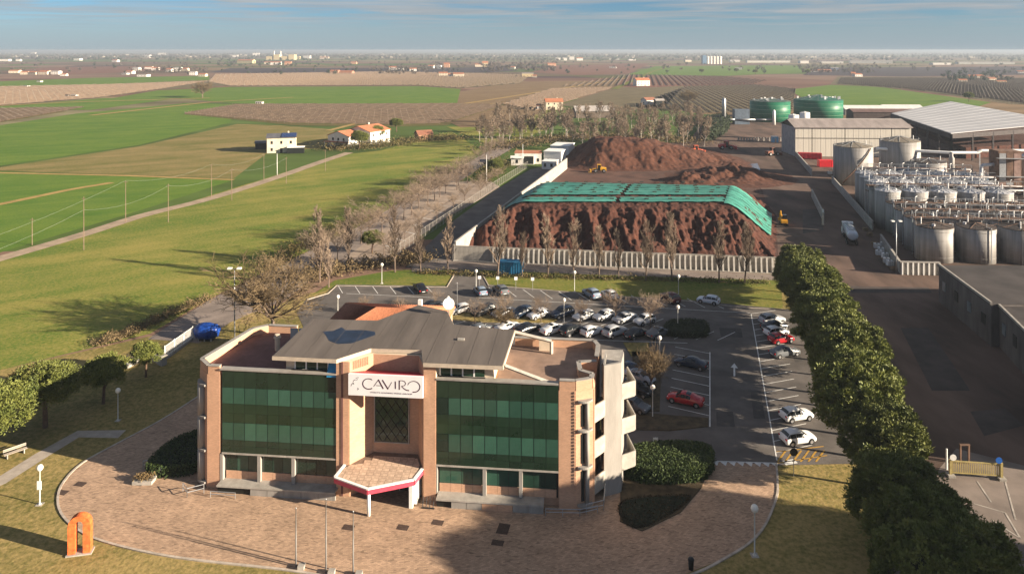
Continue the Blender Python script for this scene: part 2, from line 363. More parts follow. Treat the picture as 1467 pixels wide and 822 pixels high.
GREEN = field_mat('field_green', (.070,.145,.018), (.135,.195,.030), R(26))
MEAD = field_mat('field_meadow', (.095,.150,.022), (.27,.235,.062), R(36))
TAN = field_mat('field_tan', (.12,.125,.03), (.27,.20,.085), R(30))
OLIVE = field_mat('field_olive', (.105,.10,.032), (.17,.135,.055), R(10), .25, .25)
BROWN = field_mat('field_brown', (.17,.11,.06), (.24,.17,.095), R(30), .2, .12)
REDB = field_mat('field_redbrown', (.16,.07,.05), (.22,.12,.085), R(5), .25, .1)
DARKF = field_mat('field_dark', (.04,.032,.04), (.07,.055,.06), R(5))
VINE = field_mat('field_vineyard', (.12,.10,.055), (.19,.155,.09), R(55), .35, .11, (.09,.065,.045))
FIELDS = [  # name, pixels, height, material
 ('meadow', [(-900,740),(0,700),(0,530),(215,478),(300,428),(436,362),(560,300),(690,216),(646,188),(545,216),(488,222),(0,374),(-900,690)], .03, MEAD),
 ('field', [(-500,420),(-500,258),(0,246),(338,257),(200,302),(0,362)], .05, GREEN),
 ('field', [(-500,260),(-500,236),(0,240),(200,210),(340,178),(400,180),(480,186),(470,212),(385,218),(335,256),(0,245)], .07, TAN),
 ('field', [(-500,234),(-500,205),(0,180),(110,163),(270,148),(338,150),(330,176),(200,208),(0,238)], .1, GREEN),
 ('field', [(-500,200),(-500,166),(0,158),(95,160),(0,176)], .12, OLIVE),
 ('field', [(-500,160),(-500,152),(0,153),(150,141),(250,142),(130,158),(0,157)], .14, GREEN),
 ('field', [(262,164),(340,151),(640,150),(720,152),(640,180),(560,182),(420,180)], .12, OLIVE),
 ('field', [(150,143),(225,130),(330,125),(600,124),(660,128),(655,148),(500,149),(340,149),(255,141)], .15, GREEN),
 ('field', [(-500,150),(-500,122),(0,125),(150,122),(300,116),(330,123),(225,129),(140,141),(0,152)], .17, VINE),
 ('field', [(-500,121),(-500,117),(0,117),(130,112),(300,109),(300,115),(150,121),(0,124)], .2, GREEN),
 ('field', [(300,118),(310,107),(560,103),(760,108),(745,120),(660,127),(600,123),(330,124)], .2, VINE),
 ('field', [(575,149),(735,117),(905,116),(870,128),(800,150),(735,180),(660,183),(645,176),(725,150)], .13, BROWN),
 ('field', [(640,182),(735,181),(790,152),(800,151),(785,185),(735,205),(700,208),(655,188)], .1, MEAD),
 ('field', [(800,151),(880,126),(905,116),(985,119),(950,155),(880,160)], .12, VINE),
 ('field', [(905,153),(985,124),(1080,122),(1140,128),(1135,160),(1010,162)], .12, VINE),
 ('field', [(880,125),(900,108),(1040,110),(1100,116),(1080,121),(985,123),(930,126)], .16, REDB),
 ('field', [(900,107),(940,95),(1140,94),(1170,103),(1040,109)], .2, GREEN),
 ('field', [(1130,129),(1190,122),(1260,125),(1420,147),(1380,160),(1180,158)], .12, GREEN),
 ('field', [(1190,121),(1200,110),(1500,112),(2000,120),(2000,160),(1450,150),(1300,128)], .14, VINE),
 ('field', [(300,104),(330,98),(720,97),(740,102),(700,104),(450,106)], .22, DARKF),
 ('field', [(0,104),(60,97),(200,95),(300,98),(190,104),(80,108)], .22, REDB),
 ('field', [(760,104),(800,93),(930,92),(900,106),(830,108)], .22, REDB),
 ('field', [(1150,108),(1170,97),(1500,96),(1500,107),(1300,110)], .22, DARKF),
]
for n_, p_, z_, m_ in FIELDS: sheet(n_, p_, z_, m_)
M_track = mat('dirt_track', (.33,.25,.175), .95, .2, .3)
strip('farm_track', smooth_open([G2(-300,458),G2(0,371),(G2(120,336)),G2(205,309),G2(300,285),G2(395,255),G2(455,234),G2(500,219)]), 4.2, .11, M_track)
strip('grass_strip', [G2(-300,338),G2(0,293),G2(100,272),G2(160,262)], 3.0, .09, mat('straw_path', (.33,.22,.07), .95, .2, .3))
strip('grass_strip', [G2(-300,240),G2(0,248),G2(180,252),G2(335,258)], 2.4, .1, MATS['straw_path'])
strip('field_path', [G2(0,152),G2(100,147),G2(300,141)], 6, .3, MATS['straw_path'])
strip('field_path', [G2(130,166),G2(300,147),G2(420,140)], 5, .3, MATS['straw_path'])
strip('field_path', [G2(470,188),G2(620,150),G2(735,150)], 4, .3, MATS['straw_path'])
strip('field_path', [G2(640,153),G2(725,140),G2(900,112)], 5, .3, MATS['straw_path'])
strip('field_path', [G2(880,128),G2(935,103),G2(960,95)], 8, .4, M_lawn_g)

# lawn round the office, streets, car parks, yard
sheet('lawn', [(-600,900),(-300,620),(0,530),(215,482),(300,470),(445,420),(650,385),(1120,405),(1160,450),(1260,680),(1390,900)], .05, M_lawn)
sheet('lawn', [(445,424),(480,402),(560,388),(655,384),(1118,400),(1122,446),(1060,444),(880,432),(700,412),(640,414),(485,410)], .06, M_lawn_g)
sheet('street', [(212,486),(300,430),(436,363),(520,322),(620,262),(690,222),(735,198),(750,203),(712,226),(655,262),(560,330),(470,384),(408,430),(330,462),(285,492)], .064, M_asph_l)
sheet('side_car_park', [(470,388),(545,332),(612,276),(640,262),(700,258),(716,268),(690,285),(640,312),(600,340),(560,366),(520,385)], .068, mat('pale_asphalt', (.30,.235,.185), .93, .15, .3, big=.2))
sheet('service_road', [(590,378),(650,372),(880,384),(1118,394),(1118,402),(880,395),(655,386),(590,390)], .068, M_asph_l)
sheet('office_car_park', [(285,568),(440,480),(425,448),(440,428),(470,420),(482,408),(640,410),(652,386),(690,388),(700,408),(880,424),(985,430),(1122,443),(1190,448),(1215,560),(1260,664),(1112,667),(1020,662),(890,650),(860,600)], .072, M_asph)
fore = [(300,560),(285,568),(230,603),(168,636),(118,664),(92,690),(83,712),(87,735),(108,757),(150,777),(250,799),(400,816),(540,835),(780,845),(960,832),(1045,797),(1090,762),(1112,715),(1114,690),(1112,666),(1020,662),(890,650),(600,600)]
sheet('forecourt', fore, .080, M_pave)
edge_px = fore[1:20]
strip('kerb', smooth_open([G2(*p) for p in edge_px], 4), .22, .05, M_kerb, h=.10)
strip('garden_path', [G2(-60,715),G2(0,690),G2(60,652),G2(112,622),G2(175,622)], 1.8, .062, M_path)
sheet('yard', [(1112,398),(1105,330),(1090,270),(1005,222),(985,205),(1005,178),(1120,172),(1300,168),(1700,180),(2200,330),(2200,900),(1270,900),(1260,740),(1262,600),(1215,470),(1190,400)], .056, M_asph_y)
sheet('yard_apron', [(1262,742),(1330,690),(1370,643),(1470,668),(1640,700),(1640,900),(1300,900)], .066, M_asph_l)
sheet('pile_yard', [(640,372),(735,300),(812,240),(830,210),(985,204),(1008,224),(1092,272),(1112,335),(1118,392),(880,383)], .060, M_dirt)
sheet('wet_strip', [(1060,238),(1085,234),(1090,245),(1062,250)], .07, mat('puddle', (.12,.10,.09), .08, .2, .5, spec=.6))
sheet('puddle', [(1050,256),(1095,257),(1100,261),(1055,261)], .07, MATS['puddle'])
sheet('corridor', [(580,384),(642,322),(708,274),(760,243),(797,234),(814,240),(745,292),(690,334),(652,374)], .064, M_asph)
M_repair = mat('asphalt_repair', (.07,.064,.06), .9, .2, .6, .2, 20)
for p_ in ([(1030,470),(1062,471),(1064,484),(1033,483)],[(1026,590),(1050,590),(1053,612),(1027,611)],[(1075,560),(1090,560),(1096,600),(1080,600)],[(560,432),(640,437),(632,441),(552,436)],[(850,438),(930,443),(925,446),(845,441)],[(1130,500),(1140,520),(1150,518),(1143,499)]): sheet('asphalt_patch', p_, .077, M_repair)
for p_ in ([(1290,470),(1330,470),(1390,560),(1335,560)],[(1215,410),(1330,412),(1335,420),(1220,420)],[(1150,300),(1175,300),(1180,330),(1150,335)],[(1390,590),(1440,585),(1467,610),(1410,625)]): sheet('asphalt_patch', p_, .062, mat('yard_repair', (.065,.05,.044), .9, .3, .3, .2, 15))
# kerb of the upper car park and the small lawns
strip('kerb', [G2(*p) for p in [(440,430),(470,421),(482,410),(560,411),(640,412),(652,392)]], .2, .05, M_kerb, h=.12)
strip('kerb', [G2(*p) for p in [(690,392),(700,410),(780,416),(880,425),(985,432),(1060,441),(1122,444)]], .2, .05, M_kerb, h=.12)
for i, p_ in enumerate([[(600,455),(690,462),(790,463),(800,458),(700,452),(640,446)],[(888,602),(900,590),(960,596),(1015,600),(1014,612),(960,618),(896,616)],
           [(893,492),(930,492),(930,508),(905,512)],[(958,462),(1012,463),(1012,484),(950,482)],[(905,505),(948,505),(945,590),(915,590)],[(890,648),(1022,655),(1005,700),(975,735),(920,762),(888,748)]]):
    b = MB(); pts = [G2(*q) for q in p_]; b.prism(pts, .05, .17); tag(b.build('planting_bed', M_lawn if i in (0,2) else mat('bed_soil', (.075,.055,.03), .95, .4, 1.2, .6, 6)), kind='structure')

# ------------------------------------------------------------------ the office building (local: x along the front, y into the depth)
A0 = G(318, 700); OFF_RZ = R(-5.785)
office = thing('office_building', 'brick and green glass office block with white lettered sign over its entrance', 'office', A0, OFF_RZ)
def office_pt(u, v, z=0):
    c, s = math.cos(OFF_RZ), math.sin(OFF_RZ); return (A0[0]+u*c-v*s, A0[1]+u*s+v*c, z)
BODY = [(-1.6,0),(-.22,0),(-.22,.6),(12.1,.6),(12.1,0),(13.4,0),(15.3,2.2),(20.1,2.2),(21.05,0),(22.32,0),(22.32,.6),(34.52,.6),(34.52,0),(36.2,0),(37.9,.75),(38.7,9.4),(38.2,10.8),(29,10.8),(22,12.2),(12,12.2),(3.5,11.7),(-.2,11.7),(-1.7,10.3),(-3.2,1.5)]
wl = MB().prism(BODY, 0, 11.7).build('wall', M_brick, office)
# brick corner joints and vertical toothed edge of the right pilaster
for z in np.arange(.9, 11.6, .32):
    MB().box(36.02, 36.2, -.07, .02, z, z+.18).build('brick', M_brick, wl)
# terrace floors
MB().prism([(-1.3,.65),(-2.9,1.7),(-1.45,10.1),(-.1,11.4),(6.3,11.4),(6.3,.65)], 11.7, 11.74).build('terrace_floor', M_terr, office)
MB().prism([(28.2,.65),(28.2,10.5),(38.0,10.5),(38.4,9.3),(37.6,.95),(36.1,.5)], 11.7, 11.74).build('terrace_floor', M_terr2, office)
def parapet(pts, z0, z1, t=.34, m=M_brick, cop=True):
    for a, b_ in zip(pts[:-1], pts[1:]):
        p = MB().wall(a, b_, t, z0, z1).build('parapet', m, office)
        if cop: MB().wall(a, b_, t+.14, z1, z1+.07).build('coping', M_white_conc, p)
parapet([(-.25,.18),(-1.5,.18),(-3.02,1.6),(-1.55,10.2),(-.12,11.5),(3.4,11.5)], 11.7, 12.55)
parapet([(34.6,.18),(36.15,.2),(37.72,.9),(37.8,1.9),(36.6,2.6),(36.4,4.6),(38.25,5.0)], 11.7, 12.65)
parapet([(38.3,6.2),(38.5,9.3),(38.05,10.6),(29.2,10.6)], 11.7, 12.6)
for u0, u1 in ((0,12.1),(22.32,34.5)):
    MB().box(u0-.2 if u0 == 0 else u0, u1, -.12, .6, 12.22, 12.36).build('coping', M_white_conc, office)
    MB().box(u0, u1, .06, .6, 11.7, 12.22).build('parapet', M_brick, office)
# curtain wall: every pane and spandrel panel is a piece of its own
PW = {}
def pane(name, u, w, z0, z1, m, color, v=0.0, t=.05, parent=None):
    key = (round(w,3), round(z1-z0,3), t, m.name)
    if key not in PW: PW[key] = MB().box(0, w, 0, t, 0, z1-z0).mesh(name, m)
    return ob(name, PW[key], parent or office, (u, v, z0), 0, color)
for u0, u1, side in ((0.0,12.1,0),(22.34,34.5,1)):
    fr = MB().box(u0, u1, .055, .16, 3.78, 12.2).build('curtain_wall_frame', M_black, office)
    MB().box(u0, u1, -.05, .6, 3.62, 3.78).build('slab_edge', M_conc, office)
    n = 10; w = (u1-u0)/n
    for i in range(n):
        for z0, z1 in ((10.46,12.18),(7.85,8.78),(6.88,7.83),(4.5,5.08),(3.8,4.48)):
            k = .8 + .4*rng.random(); pane('spandrel_panel', u0+i*w+.015, w-.03, z0, z1, M_glass_s, (k,k,k), parent=fr)
        for z0, z1 in ((8.82,10.42),(5.12,6.84)):
            dark = (side == 1 and i == 0)
            k = .25 if dark else random.choice((.8,.95,1.0,1.05,1.25)) * (.92+.16*rng.random())
            pane('window_pane', u0+i*w+.035, w-.07, z0, z1, M_glass_v, (k, k, k), v=-.012, parent=fr)
# ground floor windows, brick panels, columns
for u0, cols in ((0.0, (3.95, 7.57)), (22.34, (27.18, 30.79))):
    xs = [u0+.1, *cols, u0+12.1]
    for a, b_ in zip(xs[:-1], xs[1:]):
        n = max(3, round((b_-a)/1.2)); w = (b_-a-.3)/n
        for i in range(n):
            k = random.choice((.3,.55,.9,1.1)); pane('window_pane', a+.15+i*w+.02, w-.04, 1.78, 3.58, M_glass_v, (k,k,k), v=.42)
            MB().box(a+.15+i*w+.01, a+.15+(i+1)*w-.01, .38, .5, .92, 1.72).build('brick_panel', M_brick, office)
        MB().box(a, b_, .5, .6, .9, 3.62).build('window_back', M_black, office)
    for c in cols: MB().box(c-.17, c+.17, -.02, .34, .95, 3.62).build('column', M_white_conc, office)
    MB().box(u0-.2 if u0 == 0 else u0, u0+.1, -.02, .6, .9, 3.62).build('column', M_white_conc, office)
# plinth ledges with panels and cellar openings
for u0, u1 in ((-.1,12.3),(22.5,33.1)):
    MB().box(u0, u1, -1.0, .6, .78, .93).build('plinth_ledge', M_conc, office)
    n = 7; w = (u1-u0)/n
    for i in range(n):
        right = u0 > 10
        if (right and i in (0,)) or (not right and i in (0,1)): m_ = M_dark
        elif right and i in (3,4): m_ = M_brick
        else: m_ = M_white_conc
        MB().box(u0+i*w+.02, u0+(i+1)*w-.02, -.92 if m_ is not M_dark else -.75, -.7 if m_ is not M_dark else -.65, 0, .78).build('plinth_panel', m_, office)
# entrance recess: walls above the roof terrace up to the eave, tall lattice window
MID = [(12.1,0),(13.4,0),(15.3,2.2),(20.1,2.2),(21.05,0),(22.32,0),(22.32,.8),(28.0,.8),(28.0,8.2),(22.3,8.9),(20.6,12.2),(13.8,12.2),(12.5,8.9),(6.5,8.9),(6.5,.8),(12.1,.8)]
MB().prism(MID, 11.7, 13.62).build('penthouse_wall', M_cream, office)
for a, b_ in (((12.1,-.03),(13.38,-.03)),((21.07,-.03),(22.3,-.03))): MB().wall(a, b_, .1, .1, 13.6).build('pilaster', M_brick, office)
MB().wall((12.62,-.1),(12.82,-.1), .06, .1, 13.6).build('pilaster_groove', M_terr, office)
MB().wall((13.44,-.02),(15.28,2.12), .09, 0, 13.6).build('recess_wall', M_brick, office)
MB().wall((15.25,2.13),(20.15,2.13), .09, 0, 13.6).build('recess_wall', M_brick, office)
MB().wall((20.1,2.14),(21.0,.02), .09, 0, 13.6).build('recess_wall', M_brick_r, office)
# pierced brick screen on the left cheek of the recess
d_ = Vector((15.28-13.44, 2.12+.02)).normalized()
for i in range(9):
    for j in range(9):
        c = Vector((13.75, .30)) + d_*(i*.21); nn = Vector((d_.y, -d_.x))*.06
        q = c + nn
        MB().wall((q.x-d_.x*.05, q.y-d_.y*.05), (q.x+d_.x*.05, q.y+d_.y*.05), .05, 12.75+j*.095, 12.80+j*.095).build('screen_opening', M_tile_dk, office)
tw = MB().box(15.5, 19.05, 1.99, 2.08, 4.7, 9.4).build('tall_window', M_dark, office)
for z0, z1 in ((4.75,6.25),(6.3,7.8),(7.85,9.35)):
    for i in range(3): pane('window_pane', 15.56+i*1.15, 1.12, z0, z1, M_glass_v, (.38,.42,.38), v=1.95, parent=tw)
for i in range(-4, 5):                                           # diamond lattice bars clipped to the opening
    for sgn in (1, -1):
        x0, z0 = 17.27 + i*.9, 7.05
        ok = [t for t in np.arange(-2.9, 2.9, .05) if 15.55 <= x0+sgn*t*.75 <= 19.0 and 4.75 <= z0+t <= 9.35]
        if len(ok) > 4: MB().tube((x0+sgn*ok[0]*.75, 1.93, z0+ok[0]), (x0+sgn*ok[-1]*.75, 1.93, z0+ok[-1]), .035, n=4).build('lattice_bar', M_black, tw)
for a in ((15.42,15.52,4.65,9.45),(19.03,19.13,4.65,9.45)): MB().box(a[0],a[1],1.92,2.08,a[2],a[3]).build('window_frame', M_conc, tw)
MB().box(15.42,19.13,1.92,2.08,4.6,4.7).build('window_frame', M_conc, tw)
# penthouse windows
for us, last in (((7.5,8.68,9.85,11.0), True), ((22.6,23.75,24.9,26.05), False)):
    for i, u in enumerate(us):
        MB().box(u-.08, u+.06, .68, .8, 11.75, 13.6).build('window_post', M_white, office)
        op = (last and i == 3)
        if op:
            w_ = MB().quad((u+.1,-.1,12.0),(u+1.05,-.1,12.0),(u+1.05,.7,13.4),(u+.1,.7,13.4)).build('open_window', mat('blue_glass', (.03,.22,.42), .1, .1, 1, spec=.6), office)
        else:
            pane('window_pane', u+.07, .98, 12.38, 13.55, M_glass_v, (.35,.5,.4), v=.7)
    MB().box(us[0]-.3, us[3]+1.15, .35, .8, 11.9, 12.36).build('window_sill', M_white_conc, office)
# roof: cream slab with eave, grey membrane, standing laps, dark patch
ROOF = [(5.5,-.35),(12.25,-.45),(15.0,2.35),(20.3,2.45),(21.1,-.4),(29.1,-.35),(29.45,8.3),(22.45,9.2),(21.0,13.0),(17.2,14.5),(13.6,9.45),(6.0,9.25)]
rz_ = lambda u, v: 14.02 + .035*v
roof = MB().prism(ROOF, lambda u,v: 13.6+.035*v, lambda u,v: 13.98+.035*v).build('roof', mat('fascia', (.50,.42,.33), .8, .1, 2), office)
ctr = Vector((17.3, 4.5))
MB().prism([tuple(ctr+(Vector(p)-ctr)*.992) for p in ROOF], lambda u,v: rz_(u,v)-.03, rz_).build('roof_membrane', M_roof, roof)
for i, u in enumerate(np.arange(6.6, 29, 2.1)):
    vb = 9.0 if not 14 < u < 21.5 else 12.0 if u < 20 else 11
    vf = -.2 if (u < 12 or u > 21.2) else (2.6 if 14.9 < u else (u-12)*.95)
    MB().box(u, u+.03, vf, vb, 0, .012).build('roof_lap', M_roof, roof, loc=(0,0,14.022)).rotation_euler = (math.atan(.035), 0, 0)
patch = [(8.5,5.9),(9.6,6.2),(10.2,7.2),(10.9,6.5),(12.8,6.7),(14.2,6.4),(14.5,5.6),(13.6,4.5),(12.6,3.3),(11.2,3.0),(10.0,3.7),(9.2,5.0)]
MB().prism(patch, lambda u,v: rz_(u,v)+.002, lambda u,v: rz_(u,v)+.012).build('roof_patch', M_patch, roof)
MB().box(23.6,24.3,5.0,5.4,14.0,14.35).build('roof_vent', M_conc, roof)
dish = MB().lathe([(0,0),(.24,.03),(.48,.1),(.66,.21),(.64,.23),(.46,.12),(.24,.05),(0,.03)], 20)
do = dish.build('satellite_dish', M_white, office, True); do.location = (21.3,12.0,15.6); do.rotation_euler = (R(62), 0, R(18))
MB().tube((21.3,12.2,14.2),(21.3,12.2,15.6), .05).build('dish_mast', M_steel, office)
# roof-edge struts running down to the right terrace
for p, q in (((29.2,.2,13.8),(34.2,.9,11.8)),((29.4,8.2,14.1),(33.4,8.6,13.1)),((33.4,8.6,13.1),(33.4,8.6,11.75))):
    MB().tube(p, q, .2, n=4).build('roof_strut', M_conc, office)
MB().box(32.0,33.2,9.3,10.0,11.74,12.9).build('vent_box', M_cream, office)
MB().box(31.95,33.25,9.25,10.05,12.9,13.0).build('vent_lid', M_steel, office)
MB().lathe([(.28,11.7),(.28,13.1),(.4,13.1),(.4,13.25),(.28,13.25),(.28,13.5),(0,13.5)], 12, (3.1,6.5)).build('chimney', M_cream, office)
for i in range(2): MB().box(3.6+i*1.0, 4.5+i*1.0, 8.9, 8.96, 11.8, 13.3).build('glass_screen', mat('clear_screen', (.35,.38,.40), .15, .1, 1), office)
# the sign
sg = MB().box(13.5, 21.1, -.5, -.2, 10.5, 12.62).build('sign_board', mat('sign_white', (.80,.79,.80), .45, .04, 1), office)
MB().prism([(13.5,-.22),(21.1,-.22),(20.2,2.1),(15.2,2.1)], lambda u,v: 12.5-.34*(v+.2), lambda u,v: 12.64-.30*(v+.2)).build('sign_canopy', M_red, office)
def stroke(parent, pts, w0, w1=None, m=M_letter, v=-.512):
    """flat pen stroke on the sign face, width running from w0 to w1"""
    w1 = w0 if w1 is None else w1; b = MB(); n = len(pts); l = []; r = []
    for i, p in enumerate(pts):
        a = Vector(pts[max(0,i-1)]); c = Vector(pts[min(n-1,i+1)]); d = (c-a).normalized(); w = (w0+(w1-w0)*i/(n-1))/2
        l.append((p[0]-d.y*w, v, p[1]+d.x*w)); r.append((p[0]+d.y*w, v, p[1]-d.x*w))
    b.v = l + r + [(x, v+.01, z) for x,_,z in l] + [(x, v+.01, z) for x,_,z in r]
    for i in range(n-1):
        b.f += [(i, n+i, n+i+1, i+1), (i, i+1, 2*n+i+1, 2*n+i), (n+i+1, n+i, 3*n+i, 3*n+i+1)]
    return b.build('letter_stroke', m, parent)
def arc(cx, cz, rx, rz, a0, a1, n=22): return [(cx+rx*math.cos(R(a0+(a1-a0)*i/n)), cz+rz*math.sin(R(a0+(a1-a0)*i/n))) for i in range(n+1)]
LX = lambda px: 13.5 + (px-75)/(1365-75)*7.6                    # photo crop column -> sign
LZ = lambda py, px: 12.62 - (py-(150+(px-75)/1290*50))/(305)*2.12
def LP(pts): return [(LX(x), LZ(y, x)) for x, y in pts]
stroke(sg, arc(LX(430), LZ(295,430), .60, .52, 52, 308), .07, .10)                                   # C
stroke(sg, LP([(520,330),(600,238)]), .05); stroke(sg, LP([(598,232),(685,365)]), .11); stroke(sg, LP([(560,318),(640,322)]), .05)  # A
stroke(sg, LP([(668,238),(768,372)]), .11); stroke(sg, LP([(762,370),(832,270)]), .05)                # V
stroke(sg, LP([(893,258),(895,365)]), .10)                                                           # I
stroke(sg, LP([(962,245),(962,378)]), .10)                                                           # R
stroke(sg, LP([(962,250),(1010,248),(1055,262),(1072,290),(1055,318),(1000,328)]), .06)
stroke(sg, LP([(1000,328),(1040,362),(1085,385),(1130,390)]), .06, .10)
stroke(sg, arc(LX(1210), LZ(335,1210), .62, .54, 165, -100), .05, .10)                               # open O
for pts in ([(125,325),(135,300),(165,280)],[(160,265),(170,245),(200,235)],[(160,275),(175,300)],[(205,215),(230,205),(258,203)],[(215,240),(240,228)],[(240,350),(250,365),(240,378)],[(235,380),(258,362)]):
    stroke(sg, LP(pts), .03, .05, M_black)
def small_text(txt, x0, x1, py, parent, m, size=.17):
    c = bpy.data.curves.new('subtitle', 'FONT'); c.body = txt; c.size = size; c.extrude = .004
    o = bpy.data.objects.new('subtitle', c); COL.objects.link(o); bpy.context.view_layer.update()
    dg = bpy.context.evaluated_depsgraph_get(); me = bpy.data.meshes.new_from_object(o.evaluated_get(dg)); bpy.data.objects.remove(o)
    me.materials.clear(); me.materials.append(m); w = max(v.co.x for v in me.vertices); s = (x1-x0)/w
    o = ob('subtitle', me, parent, (x0, -.512, LZ(py, 800))); o.rotation_euler = (R(90), 0, 0); o.scale = (s, 1, 1); return o
small_text("ITALY'S LEADING WINE GROUP", LX(465), LX(1185), 435, sg, M_dletter)
# entrance canopy: tiles, white rim, red band, post
CP = [(13.0,-.1),(13.45,.0),(15.4,2.1),(20.0,2.1),(20.95,.05),(20.45,-1.6),(16.3,-3.2),(12.6,-1.9)]
cz = lambda u, v: 3.25 + .13*v
can = MB().prism(CP, lambda u,v: cz(u,v)-.25, cz).build('entrance_canopy', mat('canopy_joint', (.17,.12,.09), .9, .2, 2), office)
def inside(p, poly):
    r = False; j = len(poly)-1
    for i in range(len(poly)):
        xi, yi = poly[i]; xj, yj = poly[j]
        if (yi > p[1]) != (yj > p[1]) and p[0] < (xj-xi)*(p[1]-yi)/(yj-yi)+xi: r = not r
        j = i
    return r
cpc = Vector((16.6,-.3)); CP2 = [tuple(cpc+(Vector(p)-cpc)*.95) for p in CP]
tile_me = MB().box(-.345,.345,-.345,.345,0,.03).mesh('tile', M_tile_dirty)
for i in range(-8, 9):
    for j in range(-6, 7):
        c = Vector((16.6+i*.72, -.3+j*.72))
        cs = [c+Vector(d) for d in ((-.34,-.34),(.34,-.34),(.34,.34),(-.34,.34))]
        ins = [inside(q, CP2) for q in cs]
        if all(ins): o = ob('tile', tile_me, can, (c.x, c.y, cz(c.x,c.y)+.002)); o.rotation_euler = (math.atan(.13), 0, 0)
        elif any(ins) and inside(c, CP):
            pts = []                                            # cut tile along the rim (Sutherland-Hodgman against the convex outline)
            poly = [tuple(q) for q in cs]
            ar = sum(CP2[a][0]*CP2[(a+1)%8][1]-CP2[(a+1)%8][0]*CP2[a][1] for a in range(8)); sg_ = 1 if ar > 0 else -1
            for a in range(8):
                p0, p1 = Vector(CP2[a]), Vector(CP2[(a+1)%8]); e_ = p1-p0; outp = []
                for t in range(len(poly)):
                    s0, s1 = Vector(poly[t]), Vector(poly[(t+1)%len(poly)])
                    d0 = sg_*(e_.x*(s0.y-p0.y)-e_.y*(s0.x-p0.x)); d1 = sg_*(e_.x*(s1.y-p0.y)-e_.y*(s1.x-p0.x))
                    if d0 >= 0: outp.append(tuple(s0))
                    if d0*d1 < 0: outp.append(tuple(s0+(s1-s0)*(d0/(d0-d1))))
                poly = outp
                if len(poly) < 3: break
            if len(poly) >= 3: MB().prism(poly, lambda u,v: cz(u,v)+.002, lambda u,v: cz(u,v)+.03).build('tile', M_tile_dirty, can)
rim = [(13.0,-.1),(12.6,-1.9),(16.3,-3.2),(20.45,-1.6),(20.95,.05)]
for a, b_ in zip(rim[:-1], rim[1:]):
    MB().wall(a, b_, .22, lambda u,v: cz(u,v)-.48, lambda u,v: cz(u,v)-.02).build('canopy_band', M_pink, can)
    MB().wall(a, b_, .26, lambda u,v: cz(u,v)-.02, lambda u,v: cz(u,v)+.09).build('canopy_rim', M_white, can)
MB().tube((16.3,-2.85,.08),(16.3,-2.85,2.6), .17, n=16).build('canopy_post', M_white, office, True)
MB().box(19.9,20.25,-1.35,-1.0,.08,2.75).build('canopy_post', M_white, office)
for i in range(5):                                              # entrance doors
    u = 15.4+i*.95
    d = MB().box(u, u+.86, 1.5, 1.56, .1, 2.5).build('entrance_door', M_glass_s, office); d.color = (.9,.7,.6,1)
    MB().box(u-.05, u, 1.46, 1.6, .08, 2.6).build('door_frame', M_white, d)
for i in range(6): MB().box(20.05,20.6,-.9+.35*i,-.8+.35*i,.25,2.5).build('entrance_louvre', M_white, office)
MB().quad((20.02,-1.0,.15),(20.02,1.4,.15),(20.02,1.4,2.7),(20.02,-1.0,2.7)).build('side_light', M_glass_v, office).color = (.5,.9,.5,1)
# bowed corner niches with ledges and pipes, both ends
def corner(p, q, zs, pipes):
    p, q = Vector(p), Vector(q); d = (q-p); l = d.length; d /= l; n = Vector((d.y, -d.x))
    for z in zs:
        pts = [tuple(p + d*(l*t) + n*(.12+.42*math.sin(math.pi*min(1,max(0,t))))) for t in np.linspace(.08,.92,9)]
        pts += [tuple(p+d*(l*.92)-n*.02), tuple(p+d*(l*.08)-n*.02)]
        MB().prism(pts, z, z+.2).build('ledge', M_white_conc, office)
    for t, r, m_ in pipes:
        c = p+d*(l*t)+n*.16
        for a, b_ in zip(zs[:-1], zs[1:]): MB().tube((c.x,c.y,a+.2),(c.x,c.y,b_), r, n=12).build('corner_pipe', m_, office, True)
    for a, b_ in zip(zs[:-1], zs[1:]):
        c0 = p+d*(l*.30)+n*.03; c1 = p+d*(l*.48)+n*.03
        MB().wall(tuple(c0), tuple(c1), .06, a+.4, b_-.35).build('slot_window', M_dark, office)
corner((36.2,0),(37.9,.75), (.45,4.15,7.75,10.6), ((.62,.2,M_white_conc),))
corner((-3.2,1.5),(-1.6,0), (.4,3.7,7.1,10.4), ((.5,.42,M_white_conc),))
for a,b_ in (((37.95,.8),(38.0,1.3)),):
    MB().wall(a, b_, .12, .4, 11.6).build('corner_fin', M_brick, office)
# outside stair: tall concrete slab and landings with parapets
MB().prism([(39.0,2.5),(40.75,3.4),(41.15,6.2),(40.9,6.25),(40.55,3.62),(38.95,2.78)], 0, 13.25).build('stair_tower', M_white_conc, office)
MB().wall((39.0,2.75),(39.25,6.0), .2, 8.5, 13.1).build('stair_wall', M_conc, office)
for z in (1.15,4.75,8.25):
    MB().prism([(37.95,1.0),(39.05,2.55),(39.4,6.5),(38.5,6.5)], z-.15, z+.02).build('stair_landing', M_conc, office)
    MB().wall((37.95,1.0),(39.05,2.5), .14, z+.02, z+1.6).build('landing_parapet', M_conc, office)
for z in (2.1,5.8,9.35):
    MB().prism([(40.85,3.9),(42.2,4.9),(41.6,8.0),(41.15,7.9)], z-.12, z+.02).build('balcony_slab', M_conc, office)
    for a, b_ in (((40.8,3.8),(42.25,4.85)),((42.25,4.85),(41.6,8.1))):
        MB().wall(a, b_, .12, z+.02, z+1.55).build('balcony_parapet', M_conc, office)
MB().prism([(38.8,5.5),(41.1,5.9),(41.2,9.3),(38.9,9.2)], 0, 12.2).build('stair_core', M_conc, office)
for a in (2.6, 6.3, 9.9): MB().box(38.75,38.9,3.0,5.4,a,a+.12).build('stair_flight', M_conc, office)
